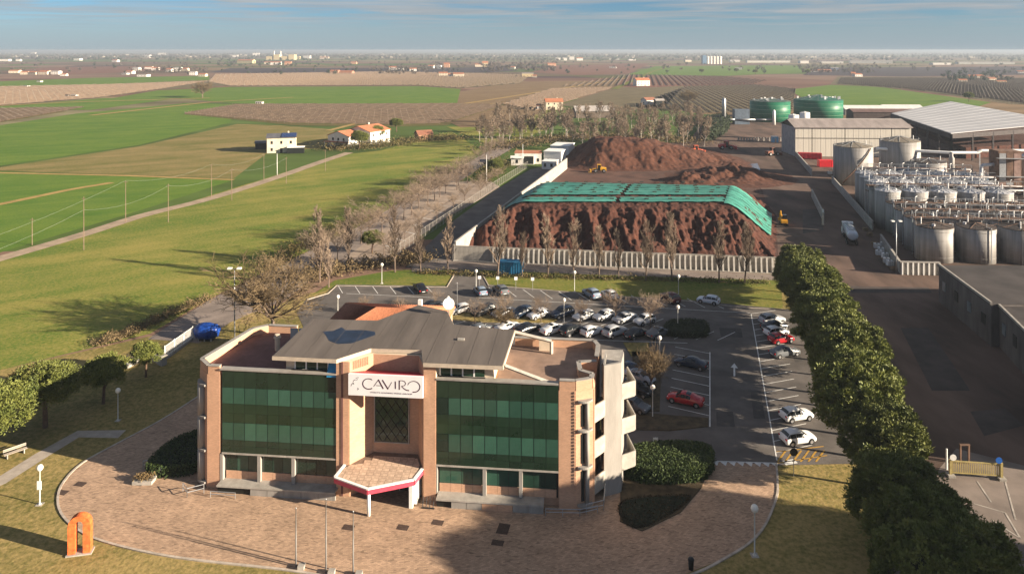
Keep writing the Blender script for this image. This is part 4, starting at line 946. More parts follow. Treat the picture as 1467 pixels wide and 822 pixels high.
def car_rows():
    UP = 'cars in the upper stalls'; MID_ = 'cars in the middle row'; FR = 'cars in the row behind the office'; RT = 'cars in the stalls beside the pines'; CT = 'cars in the stalls left of the lane'; BH = 'cars behind the stair tower'
    L_ = [
    ('saloon','black',(602,417),113,'black car alone in the upper left stalls',UP), ('hatch','lblue',(688,421),110,'blue-grey car with its tail to us, by the entrance road',UP), ('suv','grey',(717,420),113,'dark grey car beside the blue-grey one near the entrance road',UP),
    ('suv','lblue',(847,425),113,'blue-grey car left of a white one in the upper stalls',UP), ('hatch','white',(873,426),113,'white car beside a blue-grey one in the upper stalls',UP), ('suv','maroon',(960,431),113,'dark maroon car in shade in the upper right stalls',UP), ('hatch','ice',(1015,434),150,'pale icy white car alone at the upper right stalls',UP),
    ('saloon','black',(617,443),215,'black car half hidden behind the clay roof ridge',MID_), ('hatch','white',(634,447),215,'white car half hidden beside the globe lamp behind the roof',MID_), ('hatch','white',(658,448),215,'white car just right of the satellite dish in the middle row',MID_), ('suv','black',(692,450),215,'black tall car left of the silver one in the middle row',MID_),
    ('saloon','silver',(722,452),215,'silver estate car in the middle row between black and navy cars',MID_), ('suv','navy',(747,453),215,'dark navy car left of a white one in the middle row',MID_), ('hatch','white',(771,455),215,'white small car between the navy and the blue cars, middle row',MID_), ('suv','blue',(805,453),215,'dark blue tall car by the lamp at the gap in the middle row',MID_),
    ('hatch','white',(865,457),215,'white car just right of the gap in the middle row',MID_), ('saloon','silver',(895,460),215,'silver estate car between two white ones in the middle row',MID_), ('hatch','white',(923,463),215,'white car at the right end of the middle row',MID_),
    ('saloon','white',(727,473),38,'white long car at the left end of the row behind the office',FR), ('saloon','black',(756,475),38,'black car second from the left behind the office terrace',FR), ('saloon','white',(792,476),38,'white car between the black car and the black tall one',FR), ('suv','black',(820,478),38,'black tall car in the row right behind the office terrace',FR),
    ('hatch','white',(848,479),38,'white hatchback behind the right terrace parapet',FR), ('suv','silver',(881,480),38,'silver tall car right behind the terrace corner',FR), ('saloon','black',(912,482),38,'black car near the right end of the row behind the office',FR), ('saloon','grey',(943,481),38,'grey car half hidden behind the brown bush',FR),
    ('suv','silver',(1106,463),19,'silver car half hidden farthest up the stalls beside the pines',RT), ('hatch','grey',(690,476),38,'grey car half hidden by the right roof edge and low shrub',FR), ('hatch','white',(836,457),215,'white small car beside the lamp left of the gap',MID_),
    ('saloon','black',(1110,472),19,'black car at the far end of the stalls beside the pines',RT), ('hatch','white',(1112,480),19,'white car next to the red one beside the pines',RT), ('hatch','red',(1119,490),19,'bright red car beside the pines',RT), ('saloon','grey',(1124,509),19,'dark grey saloon nearest below the red car beside the pines',RT),
    ('hatch','white',(1141,600),15,'white hatchback beside the pines, the farther of the near pair',RT), ('hatch','white',(1143,633),13,'white hatchback next to the yellow hatching',RT),
    ('saloon','navy',(990,525),150,'dark navy car in the shaded stalls left of the lane',CT), ('saloon','red',(982,577),153,'dark red car in the shaded stalls left of the lane',CT),
    ('saloon','blue',(903,534),-38,'dark blue car farthest behind the stair tower',BH), ('saloon','silver',(915,545),-38,'silver car behind the top of the stair tower',BH), ('suv','black',(912,563),-38,'black car behind the stair tower beside the bed',BH), ('saloon','grey',(906,585),-38,'dark grey car nearest behind the stair tower balconies',BH)]
    for a in L_: car(*a)
car_rows()

# ------------------------------------------------------------------ trees
def seg_mesh(segs, sides=3):
    """tapered segments (p,q,r0,r1) as thin prisms"""
    S = np.array([[*a, *b_, r0, r1] for a, b_, r0, r1 in segs]); n = len(S)
    P, Q, r0, r1 = S[:,:3], S[:,3:6], S[:,6], S[:,7]
    d = Q-P; d /= np.maximum(1e-6, np.linalg.norm(d,axis=1))[:,None]
    ref = np.where((np.abs(d[:,2])<.9)[:,None], [0,0,1.], [1.,0,0]); a = np.cross(d, ref); a /= np.linalg.norm(a,axis=1)[:,None]; b_ = np.cross(d, a)
    V = []
    for c, r in ((P,r0),(Q,r1)):
        for i in range(sides):
            t = 2*math.pi*i/sides; V.append(c + a*(r*math.cos(t))[:,None] + b_*(r*math.sin(t))[:,None])
    V = np.stack(V, 1).reshape(-1,3); k = np.arange(n)[:,None]*(2*sides)
    Fc = np.concatenate([np.concatenate([k+i, k+(i+1)%sides, k+sides+(i+1)%sides, k+sides+i],1) for i in range(sides)])
    return V, Fc
def grow(rs, kind, Hh):
    """bare winter tree: returns trunk/limb segments and twig segments"""
    limbs, twigs = [], []
    def branch(p, d, l, r, lvl):
        n = 4 if lvl < 2 else 3; pts = [p]
        for i in range(n):
            up = {'poplar': .30, 'round': .07, 'big': .04, 'tall': .18}[kind]
            d = (d + Vector((rs.gauss(0,.12), rs.gauss(0,.12), rs.gauss(0,.08)+up*(.5 if lvl else 0)))).normalized()
            pts.append(pts[-1]+d*(l/n))
        for i in range(n):
            a, c = r*(1-.6*i/n), r*(1-.6*(i+1)/n); (limbs if lvl < 2 else twigs).append((tuple(pts[i]), tuple(pts[i+1]), a, c))
        if lvl >= 4: return
        cnt = {'poplar': (0,4,4,4), 'round': (0,6,5,4), 'big': (0,7,6,5), 'tall': (0,4,4,4)}[kind][lvl] if lvl else 0
        for k in range(cnt):
            f = .25+.75*(k+rs.random())/cnt; i = min(n-1, int(f*n)); q = pts[i]+(pts[i+1]-pts[i])*(f*n-i if f < 1 else 1)
            sp = {'poplar': .45, 'round': .85, 'big': .9, 'tall': .6}[kind]
            dd = (d + Vector((rs.gauss(0,sp), rs.gauss(0,sp), rs.gauss(.1,sp*.5)))).normalized()
            branch(q, dd, l*rs.uniform(.42,.62), max(.014, r*.42), lvl+1)
    tr = {'poplar': Hh*.92, 'round': Hh*.45, 'big': Hh*.30, 'tall': Hh*.85}[kind]; r0 = Hh*{'poplar': .016, 'round': .020, 'big': .035, 'tall': .014}[kind]
    pts = [Vector((0,0,0))]; d = Vector((rs.gauss(0,.03), rs.gauss(0,.03), 1))
    for i in range(6): d = (d+Vector((rs.gauss(0,.04),rs.gauss(0,.04),.2))).normalized(); pts.append(pts[-1]+d*tr/6)
    for i in range(6): limbs.append((tuple(pts[i]), tuple(pts[i+1]), r0*(1-.13*i), r0*(1-.13*(i+1))))
    nb_ = {'poplar': 26, 'round': 11, 'big': 17, 'tall': 18}[kind]
    for k in range(nb_):
        f = {'poplar': .15, 'round': .55, 'big': .6, 'tall': .35}[kind]; f = f+(1-f)*(k+rs.random())/nb_; i = min(5, int(f*6)); q = pts[i]+(pts[i+1]-pts[i])*(f*6-i)
        az = k*2.4+rs.random(); el = {'poplar': R(62), 'round': R(40), 'big': R(46), 'tall': R(52)}[kind]+rs.gauss(0,.15)
        ln = Hh*{'poplar': .20*(1.25-f*.6), 'round': .42, 'big': .52, 'tall': .24*(1.3-f*.6)}[kind]*rs.uniform(.75,1.15)
        branch(q, Vector((math.cos(az)*math.cos(el), math.sin(az)*math.cos(el), math.sin(el))), ln, r0*.45*(1.2-.6*f), 1)
    return limbs, twigs
M_bark = mat('bark', (.15,.11,.085), .95, .3, 2, rand=.15)
M_twig = mat('twigs', (.22,.165,.12), .95, .25, 1.5, rand=.2)
M_twig_y = mat('twigs_olive', (.14,.10,.055), .95, .3, 1.0, rand=.1)
M_bark_p = mat('pale_bark', (.34,.30,.26), .95, .3, 2, rand=.15)
def bare_proto(name, kind, Hh, seed, mt=M_twig, mb=M_bark, tmul=1.0):
    rs = random.Random(seed); limbs, twigs = grow(rs, kind, Hh)
    t = thing(name, '', 'tree')
    V, Fc = seg_mesh(limbs, 5); ob('trunk', npmesh('trunk', V, Fc, mb), t)
    twigs = [(a, b_, max(.016, r0)*tmul, max(.010, r1)*tmul) for a, b_, r0, r1 in twigs]
    V, Fc = seg_mesh(twigs, 3); ob('crown', npmesh('crown', V, Fc, mt), t); reg_tree(t); t['h0'] = Hh; return t
del_h = []
POPL = [bare_proto('poplar', 'poplar', 12.0, s, tmul=1.45) for s in (1,2,3)]
ROUND = [bare_proto('bare_tree', 'round', 8.0, s, tmul=.9) for s in (11,12,13)]
SLIM = [bare_proto('slim_bare_tree', 'round', 8.0, s, tmul=.8) for s in (14,15)]
TALL = [bare_proto('tall_bare_tree', 'tall', 12.0, s, M_twig, M_bark_p, tmul=3.2) for s in (21,22,23)]
BIG = [bare_proto('big_bare_tree', 'big', 11.0, 31, M_twig_y, tmul=1.5)]
used_t = set()
def plant(protos, k, p, h_, label, cat='tree', group=None, rz=None, wide=1.0):
    pr = protos[k % len(protos)]; o = pr if pr.name not in used_t else copy_tree(pr); used_t.add(pr.name)
    s = h_/pr['h0'] if 'h0' in pr else 1.0
    o.location = p; o.scale = (s*wide, s*wide, s); o.rotation_euler = (0,0, rng.random()*6.28 if rz is None else rz)
    tag(o, label, cat, group); return o
plant(BIG, 0, G(392,482,.06), 13.8, 'big spreading bare tree with olive twigs beside the floodlight mast', wide=.98)
for i, (x, yb, h_) in enumerate(((641,392,11),(713,396,13.2),(748,397,8.5),(785,396,11.5),(822,398,10.8),(858,399,10),(886,399,9),(925,402,11.3),(963,402,12.5),(1030,405,11.3),(1067,405,11.2))):
    plant(POPL, i, G(x, yb, .06), h_, f'bare upright poplar in front of the ribbed wall, {nth(i+1)} from the left', group='poplars in front of the concrete wall')
for i, (x, yb, h_) in enumerate(((458,404,13.5),(471,412,9.5),(500,384,12.0),(566,390,12.5),(603,391,10))):
    plant(POPL, i, G(x, yb, .06), h_, f'bare tree behind the upper left stalls, {nth(i+1)} from the left', group='bare trees behind the upper left stalls')
# street trees
k = 0
for (x0,y0,x1,y1,n_,h_,gl) in ((458,384,668,262,17,8.8,'bare street tree on the long island'),(606,276,633,262,3,7.0,'bare street tree on the short far island'),(548,366,712,262,9,6.0,'small bare tree along the fence of the side car park'),(600,290,720,212,11,7.2,'bare tree along the street past the side car park')):
    a, c = Vector(G2(x0,y0)), Vector(G2(x1,y1))
    for i in range(n_):
        p = a+(c-a)*(i/(n_-1))+Vector((rng.normal()*.5, rng.normal()*.8))
        plant(ROUND, k, (p.x,p.y,.06), h_*(.85+.3*rng.random()), f'{gl}, {nth(i+1)} from its near end', group=gl.replace('bare street tree','street trees').replace('small bare tree','small trees').replace('bare tree','trees')); k += 1
# copse behind the piles
n_ = 0
cop = []
for i in range(90):
    x = 690+ (i*3.6) + rng.normal()*5; y = 214 - (i % 4)*11 + rng.normal()*3 - (i/90)*6
    if 742 < x < 815 and y > 205: y = 200
    cop.append((x, y))
cop.sort()
for i, (x, y) in enumerate(cop):
    plant(TALL, i, G(x, y, .05), (11+4*rng.random())*(.9), f'tall grey bare tree in the copse behind the heaps, {nth(i+1)} from the left', group='copse behind the brown heaps', wide=1.15)
for i, (x, y, h_) in enumerate(((680,463,4.5),(724,460,5),(775,462,5),(831,462,4.2),(882,462,6.0),(932,470,6.5),(575,450,3.2),(520,450,3.4),(625,440,3.6))):
    plant(SLIM, i, G(x, y, .06), h_, ['thin bare tree on the island left of the car rows','thin bare tree among cars above the terrace','bare tree in front of the navy car','low bare tree at the gap in the middle row','slim bare tree in front of the white car','slim bare tree at the right end of the car rows','small bare tree behind the clay roof apex','low bare shrub tree left of the clay roof','small bare tree behind the roof chimney'][i], group='small bare trees in the car park')
plant(BIG, 0, G(932,560,.15), 6.3, 'brown twiggy bush tree behind the stair tower beside the lamp', wide=.62)
plant(BIG, 0, G(720,470,.15), 3.6, 'dense low bare shrub just above the right roof edge')
plant(BIG, 0, G(985,150,.2), 13, 'wide dark bare tree on the plain left of the digesters', wide=1.1)
plant(BIG, 0, G(290,140,.2), 17, 'single bare tree far out in the green field')
# scrub along the boundary left of the street
def scrub(name, label, pxs, n, size, hh, m, spread=1.2):
    pts = [Vector(G2(*p)) for p in pxs]; o0 = pts[0]
    def smp(n):
        i = rng.integers(0, len(pts)-1, n); f = rng.random(n); P = np.array([p-o0 for p in pts])
        xy = P[i]*(1-f)[:,None]+P[i+1]*f[:,None]+rng.normal(size=(n,2))*spread
        z = hh*rng.random(n)**1.4*(.6+.6*np.sin(xy[:,0]*.9+xy[:,1]*.5)**2); return np.column_stack([xy, z])
    V, Fc = leaf_cloud(n, smp, size); o = ob(name, npmesh(name, V, Fc, m), None, (o0.x,o0.y,.06)); return tag(o, label, 'scrub', kind='stuff')
M_scrub = mat('dry_scrub', (.10,.075,.038), .95, .4, .8, c2=(.19,.135,.07))
scrub('scrub', 'dry brown scrub along the boundary left of the entrance street', [(140,494),(180,480),(235,455),(300,428)], 5000, .22, 1.0, M_scrub, .8)
scrub('scrub', 'dry bushes and hedge between the street and the meadow', [(380,390),(430,358),(470,338),(520,316)], 5000, .35, 2.2, mat('mixed_scrub', (.045,.055,.015), .95, .4, .4, c2=(.17,.12,.05)))
scrub('scrub', 'brown and yellow bushes behind the upper left stalls', [(430,400),(480,390),(560,378),(610,372)], 6000, .35, 2.0, M_scrub, 1.6)
scrub('scrub', 'low scrub at the foot of the poplars', [(600,391),(720,396),(880,400),(1100,406)], 6000, .25, .8, MATS['mixed_scrub'], .7)
scrub('scrub', 'dark hedges and brambles round the white depot', [(690,262),(705,248),(720,238)], 4000, .45, 4.0, MATS['mixed_scrub'], 2.2)
scrub('scrub', 'brown undergrowth below the copse', [(700,214),(800,200),(900,196),(1000,205)], 9000, .6, 2.6, M_scrub, 6)
scrub('scrub', 'garden bushes round the white farmhouse', [(470,214),(520,212),(560,208),(620,200),(660,200)], 8000, .5, 2.8, MATS['mixed_scrub'], 4)

# stone pines
M_needle = mat('pine_needles', (.066,.090,.018), .6, .4, .8, c2=(.19,.20,.046), rand=.15, ramp=(.3,.7))
def pine_proto(name, seed, Rr, Hh, zc, nclump, per, size=.34, tone=None):
    """broad crown made of needle tufts gathered in clumps on a lumpy dome"""
    r = np.random.default_rng(seed); t = thing(name, '', 'tree')
    b = MB(); b.tube((0,0,0),(.1,.05,zc*.6), .26, .2, 8, False); b.tube((.1,.05,zc*.6),(0,0,zc+Hh*.2), .2, .12, 8, False)
    for i in range(7):
        a = i*.9+r.random(); b.tube((.1,.05,zc*(.45+.05*i)), (math.cos(a)*Rr*.7, math.sin(a)*Rr*.7, zc+Hh*.15+.3*r.random()), .1, .04, 5, False)
    b.build('trunk', mat('pine_bark', (.12,.075,.05), .95, .3, 3), t)
    # clump centres
    u = r.random(nclump)*2*math.pi; cz_ = -0.55+1.55*r.random(nclump); cz_ = np.clip(cz_, -1, 1); rad = np.sqrt(1-np.clip(cz_,-1,1)**2)
    lump = np.array([1+.26*mnoise.noise(Vector((math.cos(a)*q*1.6+seed, math.sin(a)*q*1.6, c*1.6))) for a, q, c in zip(u, rad, cz_)])
    inn = np.where(r.random(nclump) < .75, .86+.16*r.random(nclump), .45+.4*r.random(nclump))
    C = np.column_stack([np.cos(u)*rad*Rr*lump*inn, np.sin(u)*rad*Rr*lump*inn, zc+cz_*Hh*.5*lump*inn])
    cr = .40+.55*r.random(nclump)**1.5
    n = nclump*per; ci = np.repeat(np.arange(nclump), per)
    d = r.normal(size=(n,3)); d[:,2] += .35; d /= np.linalg.norm(d,axis=1)[:,None]
    P = C[ci]+d*(cr[ci]*(.35+.65*r.random(n)))[:,None]*np.array([1,1,.75])
    # needle tufts point outward and up
    ax = d+np.array([0,0,.5])+.45*r.normal(size=(n,3)); ax /= np.linalg.norm(ax,axis=1)[:,None]
    sd = r.normal(size=(n,3)); sd -= (sd*ax).sum(1)[:,None]*ax; sd /= np.linalg.norm(sd,axis=1)[:,None]
    s = size*(.6+.7*r.random(n))[:,None]
    V = np.stack([P-sd*s*.34, P+sd*s*.34, P+ax*s], 1).reshape(-1,3)
    ob('crown', npmesh('crown', V, np.arange(3*n).reshape(-1,3), M_needle), t)
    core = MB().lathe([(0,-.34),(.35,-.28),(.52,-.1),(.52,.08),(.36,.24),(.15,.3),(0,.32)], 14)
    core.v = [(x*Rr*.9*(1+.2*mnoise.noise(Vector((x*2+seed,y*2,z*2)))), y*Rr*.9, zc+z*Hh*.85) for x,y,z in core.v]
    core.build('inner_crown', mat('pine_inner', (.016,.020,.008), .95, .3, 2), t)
    reg_tree(t); t['h0'] = 10.0; return t
PINE = [pine_proto('stone_pine', s, 4.5, 7.4, 5.9, 280, 150, .25) for s in (5,6,7)]
LPINE = [pine_proto('umbrella_pine', s, 3.0, 4.4, 4.7, 210, 95, .21) for s in (15,16)]
la, lb = Vector((53.6,136.5)), Vector((38.4,76.0)); n_ = 13
for i in range(n_):
    p = la+(lb-la)*(i/(n_-1))+Vector((rng.normal()*.35, rng.normal()*.5)); s = 10*(.86+.16*(i/n_)+.06*rng.normal())
    plant(PINE, i, (p.x,p.y,.05), s, f'stone pine in the row beside the yard, {nth(i+1)} from the far end', group='pine row beside the yard')
for i, (x, y, z, h_) in enumerate(((1290,706,6,9.2),(1325,752,6,8.8),(1330,805,6,8.6),(1385,808,6,9.0))):
    p = G(x,y,z); plant(PINE, i+1, (p[0],p[1],.05), h_, ['dark shaded pine right below the sunlit pine row','dark pine left of the yard apron','dark pine with sunlit tips at the bottom edge','rightmost pine at the bottom edge of the picture'][i], group='dark pines at the bottom right')
for i, (x, yb, h_, lb_, w_) in enumerate(((65,612,8.4,'largest round pine on the left lawn beside the path',.98),(-12,655,8.4,'round pine cut by the left edge of the picture',1.0),(148,578,6.6,'dark round pine between the large one and the small one',.95),(209,540,5.2,'small round pine with bare stem by the boundary fence',.9))):
    plant(LPINE, i, G(x, yb, .05), h_*1.28, lb_, group='round pines on the left lawn', wide=w_*(1.12 if i < 2 else 1.0))
# tall trees standing just out of the frame, whose shade falls across the bottom right
for i, (x, y, h_) in enumerate(((58,52,18.5),(66,50,20),(52,47,17.5),(60,45,19.5),(70,44,21),(75,49,22),(60,38,19),(53,40,18),(67,37,20),(55,33,18))):
    plant(PINE, i, (x,y,.05), h_, f'tall pine of the grove right of the yard apron, {nth(i+1)} from the apron', group='tall pine grove right of the apron', wide=.9)
# small evergreens
for i, (x, yb, h_, lb_) in enumerate(((533,362,5.2,'dark green bush tree by the street bend behind the upper stalls'),(710,252,6.5,'dark evergreen beside the white mast'),(568,189,8,'dark round evergreen right of the white farmhouse'),(1388,146,9,'single round evergreen in the vineyard behind the big roof'),(515,214,9,'dark evergreen in front of the white farmhouse'),(540,205,9,'slim evergreen before the farmhouse gable'),(1055,105,10,'round dark tree in the green field left of the white sign'),(1082,107,10,'round dark tree in the green field'),(1157,108,11,'round dark tree right in the green field'),(1005,106,10,'round dark tree at the field path'))):
    plant(LPINE, i, G(x, yb, .05), h_*1.3, lb_, group='scattered evergreens', wide=1.1)

# ------------------------------------------------------------------ concrete walls and brown heaps
W0, W1 = Vector(G2(650,373)), Vector(G2(1114,391))
cw = thing('concrete_wall', 'long concrete retaining wall with white ribs below the brown heap', 'wall', (W0.x,W0.y,.06), math.atan2((W1-W0).y,(W1-W0).x))
Lw = (W1-W0).length; hw = 3.0
npan = 62; pwid = Lw/npan
pan = MB().box(.01,pwid-.01,0,.18,0,hw).mesh('panel', M_conc); rib = MB()
rib.prism([(-.16,-.0),(.16,-.0),(.16,-.75),(-.16,-.75)], 0, 2.9); rib.v = [(x, (y*.35 if (z > 1 and y < 0) else y), z) for x,y,z in rib.v]; rib_me = rib.mesh('rib', mat('rib_white', (.55,.52,.47), .8, .15, 1.5))
for i in range(npan):
    ob('panel', pan, cw, (i*pwid, 0, 0))
    if i*pwid > 8.5 and i < npan: ob('rib', rib_me, cw, (i*pwid, 0, 0))
MB().box(0,Lw,-.9,.25,-.05,.12).build('footing', M_conc, cw)
MB().box(0,Lw,-.03,.21,hw,hw+.12).build('coping', M_conc, cw)
# side wall going away from us, inner face in the sun
S0, S1 = Vector(G2(652,373)), Vector(G2(812,242)); sl = (S1-S0).length
sw = thing('side_wall', 'tall pale concrete wall running back along the left of the brown heaps', 'wall', (S0.x,S0.y,.06), math.atan2((S1-S0).y,(S1-S0).x))
ns = 20
for i in range(ns):
    MB().box(i*sl/ns+.03,(i+1)*sl/ns-.03,-.18,.18,0,3.9).build('panel', M_conc, sw)
    MB().box(i*sl/ns-.15,i*sl/ns+.15,.18,.6,0,3.4).build('buttress', M_conc, sw)
MB().box(-.1,sl+.1,-.22,.22,3.9,4.02).build('coping', M_conc, sw)
fence('boundary_fence', 'wire fence on posts along the dark corridor of the side car park', [G(560,372,.06), G(640,318,.06), G(706,272,.06), G(756,240,.06)], 2.4, 2.5, M_conc, False, .4)

def sstep(a, b_, x): t = np.clip((x-a)/(b_-a), 0, 1); return t*t*(3-2*t)
def fbm(x, y, s, seed, o=5):
    return np.array([mnoise.fractal(Vector((a*s, b_*s, seed)), 1.0, 2.0, o) for a, b_ in zip(x.ravel(), y.ravel())]).reshape(x.shape)
M_heap = mat('brown_pomace', (.034,.012,.008), .95, .4, .9, 1.0, 7, c2=(.095,.034,.021), ramp=(.3,.7), detail=10)
M_heap2 = mat('brown_pomace_light', (.046,.017,.010), .95, .4, .7, 1.0, 6, c2=(.115,.045,.026), ramp=(.3,.7), detail=10)
def wall_x(Y): return S0.x + (Y-S0.y)*(S1.x-S0.x)/(S1.y-S0.y)
def heap1(X, Y, detail=True):
    yf = 163.5-(X+5)*.085                                      # front foot
    zf = np.clip((Y-yf)/(180.5-yf), 0, 1)
    zr = np.clip(1-((X-52)*.94-(Y-180)*.34)/13.0, 0, 1)
    zl = np.clip((X-wall_x(Y))/9.0*.56+.44, 0, 1); zb = np.clip((216-(X-20)*.12-Y)/9.0, 0, 1)
    if detail:
        gul = fbm(X, Y*.25, .30, 3.1, 4)*.16 + fbm(X, Y, .8, 8.8, 3)*.05
        zf = np.clip(zf + 1.5*gul*np.sin(np.pi*np.clip(zf,0,1)), 0, 1)
        zr = np.clip(zr + gul*.6*np.sin(np.pi*zr), 0, 1)
    z = np.minimum(np.minimum(zf**.9, zr), np.minimum(zl, zb))
    return 8.1*sstep(-.05, 1.05, z) - .35
def grid_obj(name, fn, x0, x1, y0, y1, nx, ny, m, mask=None):
    X, Y = np.meshgrid(np.linspace(x0,x1,nx), np.linspace(y0,y1,ny)); Z = fn(X, Y)
    V = np.column_stack([X.ravel(), Y.ravel(), Z.ravel()]); idx = np.arange(nx*ny).reshape(ny,nx)
    Fc = np.stack([idx[:-1,:-1],idx[:-1,1:],idx[1:,1:],idx[1:,:-1]],-1).reshape(-1,4)
    if mask is not None: Fc = Fc[mask(X,Y)[:-1,:-1].ravel()]
    return ob(name, npmesh(name, V, Fc, m, True))
h1 = grid_obj('pomace_heap', lambda X,Y: heap1(X,Y)+.20*fbm(X,Y,.9,4.4,6)-.25*np.abs(fbm(X,Y*.5,.6,9.4,5)), -13, 72, 154, 222, 380, 250, M_heap, lambda X,Y: X > wall_x(Y)+.2)
tag(h1, 'long flat-topped reddish brown heap under green sheets', 'heap')
def heap2(X, Y):
    ridge = 8.6*sstep(100,48,X)*sstep(17,36,X)+1.0*np.exp(-((X-44)/14)**2)
    f = sstep(272+ .05*(X-30), 296, Y)*sstep(352, 300, Y)
    z = ridge*f*sstep(14, 34, X); z += .5*fbm(X,Y,.18,2.2,5)*np.clip(z,0,2) + .15*fbm(X,Y,.8,6.1,3)*np.clip(z,0,1)
    z2 = 4.2*np.exp(-((X-77)/13)**2-((Y-262)/12)**2)*(1+.5*fbm(X,Y,.2,5.5,4)); z3 = 2.8*np.exp(-((X-62)/9)**2-((Y-252)/7)**2)*(1+.6*fbm(X,Y,.3,7.5,4))
    return np.maximum(np.maximum(z, z2), z3)-.15
h2 = grid_obj('pomace_heap', lambda X,Y: heap2(X,Y)+.22*fbm(X,Y,.7,3.3,6)*np.clip(heap2(X,Y),0,1), 16, 112, 236, 356, 240, 200, M_heap2); tag(h2, 'rounded brown mound behind the sheeted heap, loader at its foot', 'heap')
# green sheets laid in lanes over the flat top and the right end
M_tarp = mat('green_sheet', (.012,.13,.10), .5, .25, 1.0, .6, 2, c2=(.11,.36,.28), stretch=(.10,1.6,.6), rand=.2, ramp=(.32,.78))
M_seam = mat('sheet_weight', (.03,.035,.03), .8, .4, 2)
tarp = thing('green_sheets', 'green plastic sheets in lanes over the flat-topped brown heap', 'sheet', (20,195,7.6))
def lane(fp, name='sheet_lane', m=M_tarp, lift=.30):
    """fp(s,t)->(x,y); s along, t across"""
    ns_, nt_ = 46, 5; P = []
    for a in range(ns_):
        for c in range(nt_):
            x, y = fp(a/(ns_-1), c/(nt_-1)); P.append((x, y))
    P = np.array(P); Z = heap1(P[:,0], P[:,1], False)+lift+.10*np.array([mnoise.noise(Vector((x*.9,y*1.7,3))) for x, y in P])
    idx = np.arange(ns_*nt_).reshape(ns_,nt_); Fc = np.stack([idx[:-1,:-1],idx[1:,:-1],idx[1:,1:],idx[:-1,1:]],-1).reshape(-1,4)
    o = ob(name, npmesh(name, np.column_stack([P[:,0]-20,P[:,1]-195,Z-7.6]), Fc, m, True), tarp)
    return o
rows_y = np.linspace(181.0, 207.5, 10)
for i in range(9):
    if i == 2: continue                                          # one lane lies open and shows the heap
    y0, y1 = rows_y[i], rows_y[i+1]-.12
    xl = max(wall_x(y0)+6.5, 1.0); xr = 51.8+(y0-180)*.36
    for (fa, fb) in ((0,.48),(.50,1.0)):
        lane(lambda s, t, y0=y0, y1=y1, fa=fa, fb=fb: (xl+(xr-xl)*(fa+(fb-fa)*s), y0+(y1-y0)*t+.5*mnoise.noise(Vector((s*6+i,t,i))) ))
    for k in range(10):
        x = xl+(xr-xl)*(k+.3+.4*rng.random())/10; y = y1+.2
        MB().box(x-.5-20,x+.5-20,y-.15-195,y+.15-195,.42,.62).build('sheet_weight', M_seam, tarp)
for i in range(8):                                               # right-hand slope
    y0, y1 = 179.6+i*2.9, 179.6+i*2.9+2.6
    lane(lambda s, t, y0=y0, y1=y1: (51.6+(y0+(y1-y0)*t-180)*.36+10.8*s*.94, y0+(y1-y0)*t-10.8*s*.34), lift=.32)
for i in range(7):                                               # shaded left slope
    y0 = 183+i*3.5; lane(lambda s, t, y0=y0: (wall_x(y0)+1.2+s*6, y0+3.1*t), lift=.25)

# white depot by the wall
def house(name, label, loc, rz, L_, W_, Hh, rh, mw, mr, cat='house', group=None, gable='x', wins=0, door=True, chim=True, eave=.4, floors=1):
    t = thing(name, label, cat, loc, rz, group); hL, hW = L_/2, W_/2
    wl_ = MB()
    if rh > 0:
        wl_.v = [(-hL,-hW,0),(hL,-hW,0),(hL,hW,0),(-hL,hW,0),(-hL,-hW,Hh),(hL,-hW,Hh),(hL,hW,Hh),(-hL,hW,Hh),(-hL,0,Hh+rh),(hL,0,Hh+rh)]
        wl_.f = [(3,2,1,0),(0,1,5,4),(2,3,7,6),(1,2,6,9,5),(3,0,4,8,7),(4,5,9,8),(6,7,8,9)]
    else: wl_.box(-hL,hL,-hW,hW,0,Hh)
    wl_.build('wall', mw, t)
    if rh > 0:
        sl_ = rh/hW; e = eave
        for s_ in (-1, 1):
            r = MB(); a = [(-hL-e, s_*(hW+e), Hh-sl_*e+.03),(hL+e, s_*(hW+e), Hh-sl_*e+.03),(hL+e,0,Hh+rh+.03),(-hL-e,0,Hh+rh+.03)]
            r.v = a+[(x,y,z+.18) for x,y,z in a]; r.f = [(0,1,2,3),(7,6,5,4),(0,4,5,1),(1,5,6,2),(2,6,7,3),(3,7,4,0)]
            ro = r.build('roof', mr, t)
        if chim: MB().box(hL*.4,hL*.4+.6,-.3+hW*.3,.3+hW*.3,Hh+rh*.5,Hh+rh+.9).build('chimney', mw, ro)
    else: MB().box(-hL-.15,hL+.15,-hW-.15,hW+.15,Hh,Hh+.25).build('roof', mr, t)
    for fl in range(floors):
        for i in range(wins):
            x = -hL+L_*(i+.5)/wins; z = 1.0+fl*3.0
            if fl == 0 and door and i == wins//2:
                MB().box(x-.5,x+.5,-hW-.05,-hW+.05,0,2.1).build('door', mat('dark_door', (.06,.04,.03), .6, .2, 2), t); continue
            wn = MB().box(x-.45,x+.45,-hW-.04,-hW+.05,z,z+1.2).build('window', M_dark, t); MB().box(x-.55,x+.55,-hW-.1,-hW-.04,z-.1,z).build('sill', M_white_conc, wn)
    for fl in range(floors if wins else 0):
        for s_ in (-1,1):
            for k in range(max(1,wins//2)):
                y = -hW+W_*(k+.5)/max(1,wins//2); MB().box(s_*hL-.05,s_*hL+.05,y-.45,y+.45,1.0+fl*3,2.2+fl*3).build('window', M_dark, t)
    return t
M_hwhite = mat('house_white', (.70,.66,.60), .85, .1, .5); M_hcream = mat('house_cream', (.60,.52,.40), .85, .12, .4); M_hbrick = mat('house_brick', (.38,.20,.13), .9, .15, .5); M_shedroof = mat('shed_roof', (.36,.33,.31), .8, .15, .4)
t = house('depot_building', 'low white depot with flat reddish roof beside the tall side wall', G(757,233,.06), R(-4), 10.5, 7, 4.2, 0, M_hwhite, M_tile, 'building', wins=4)
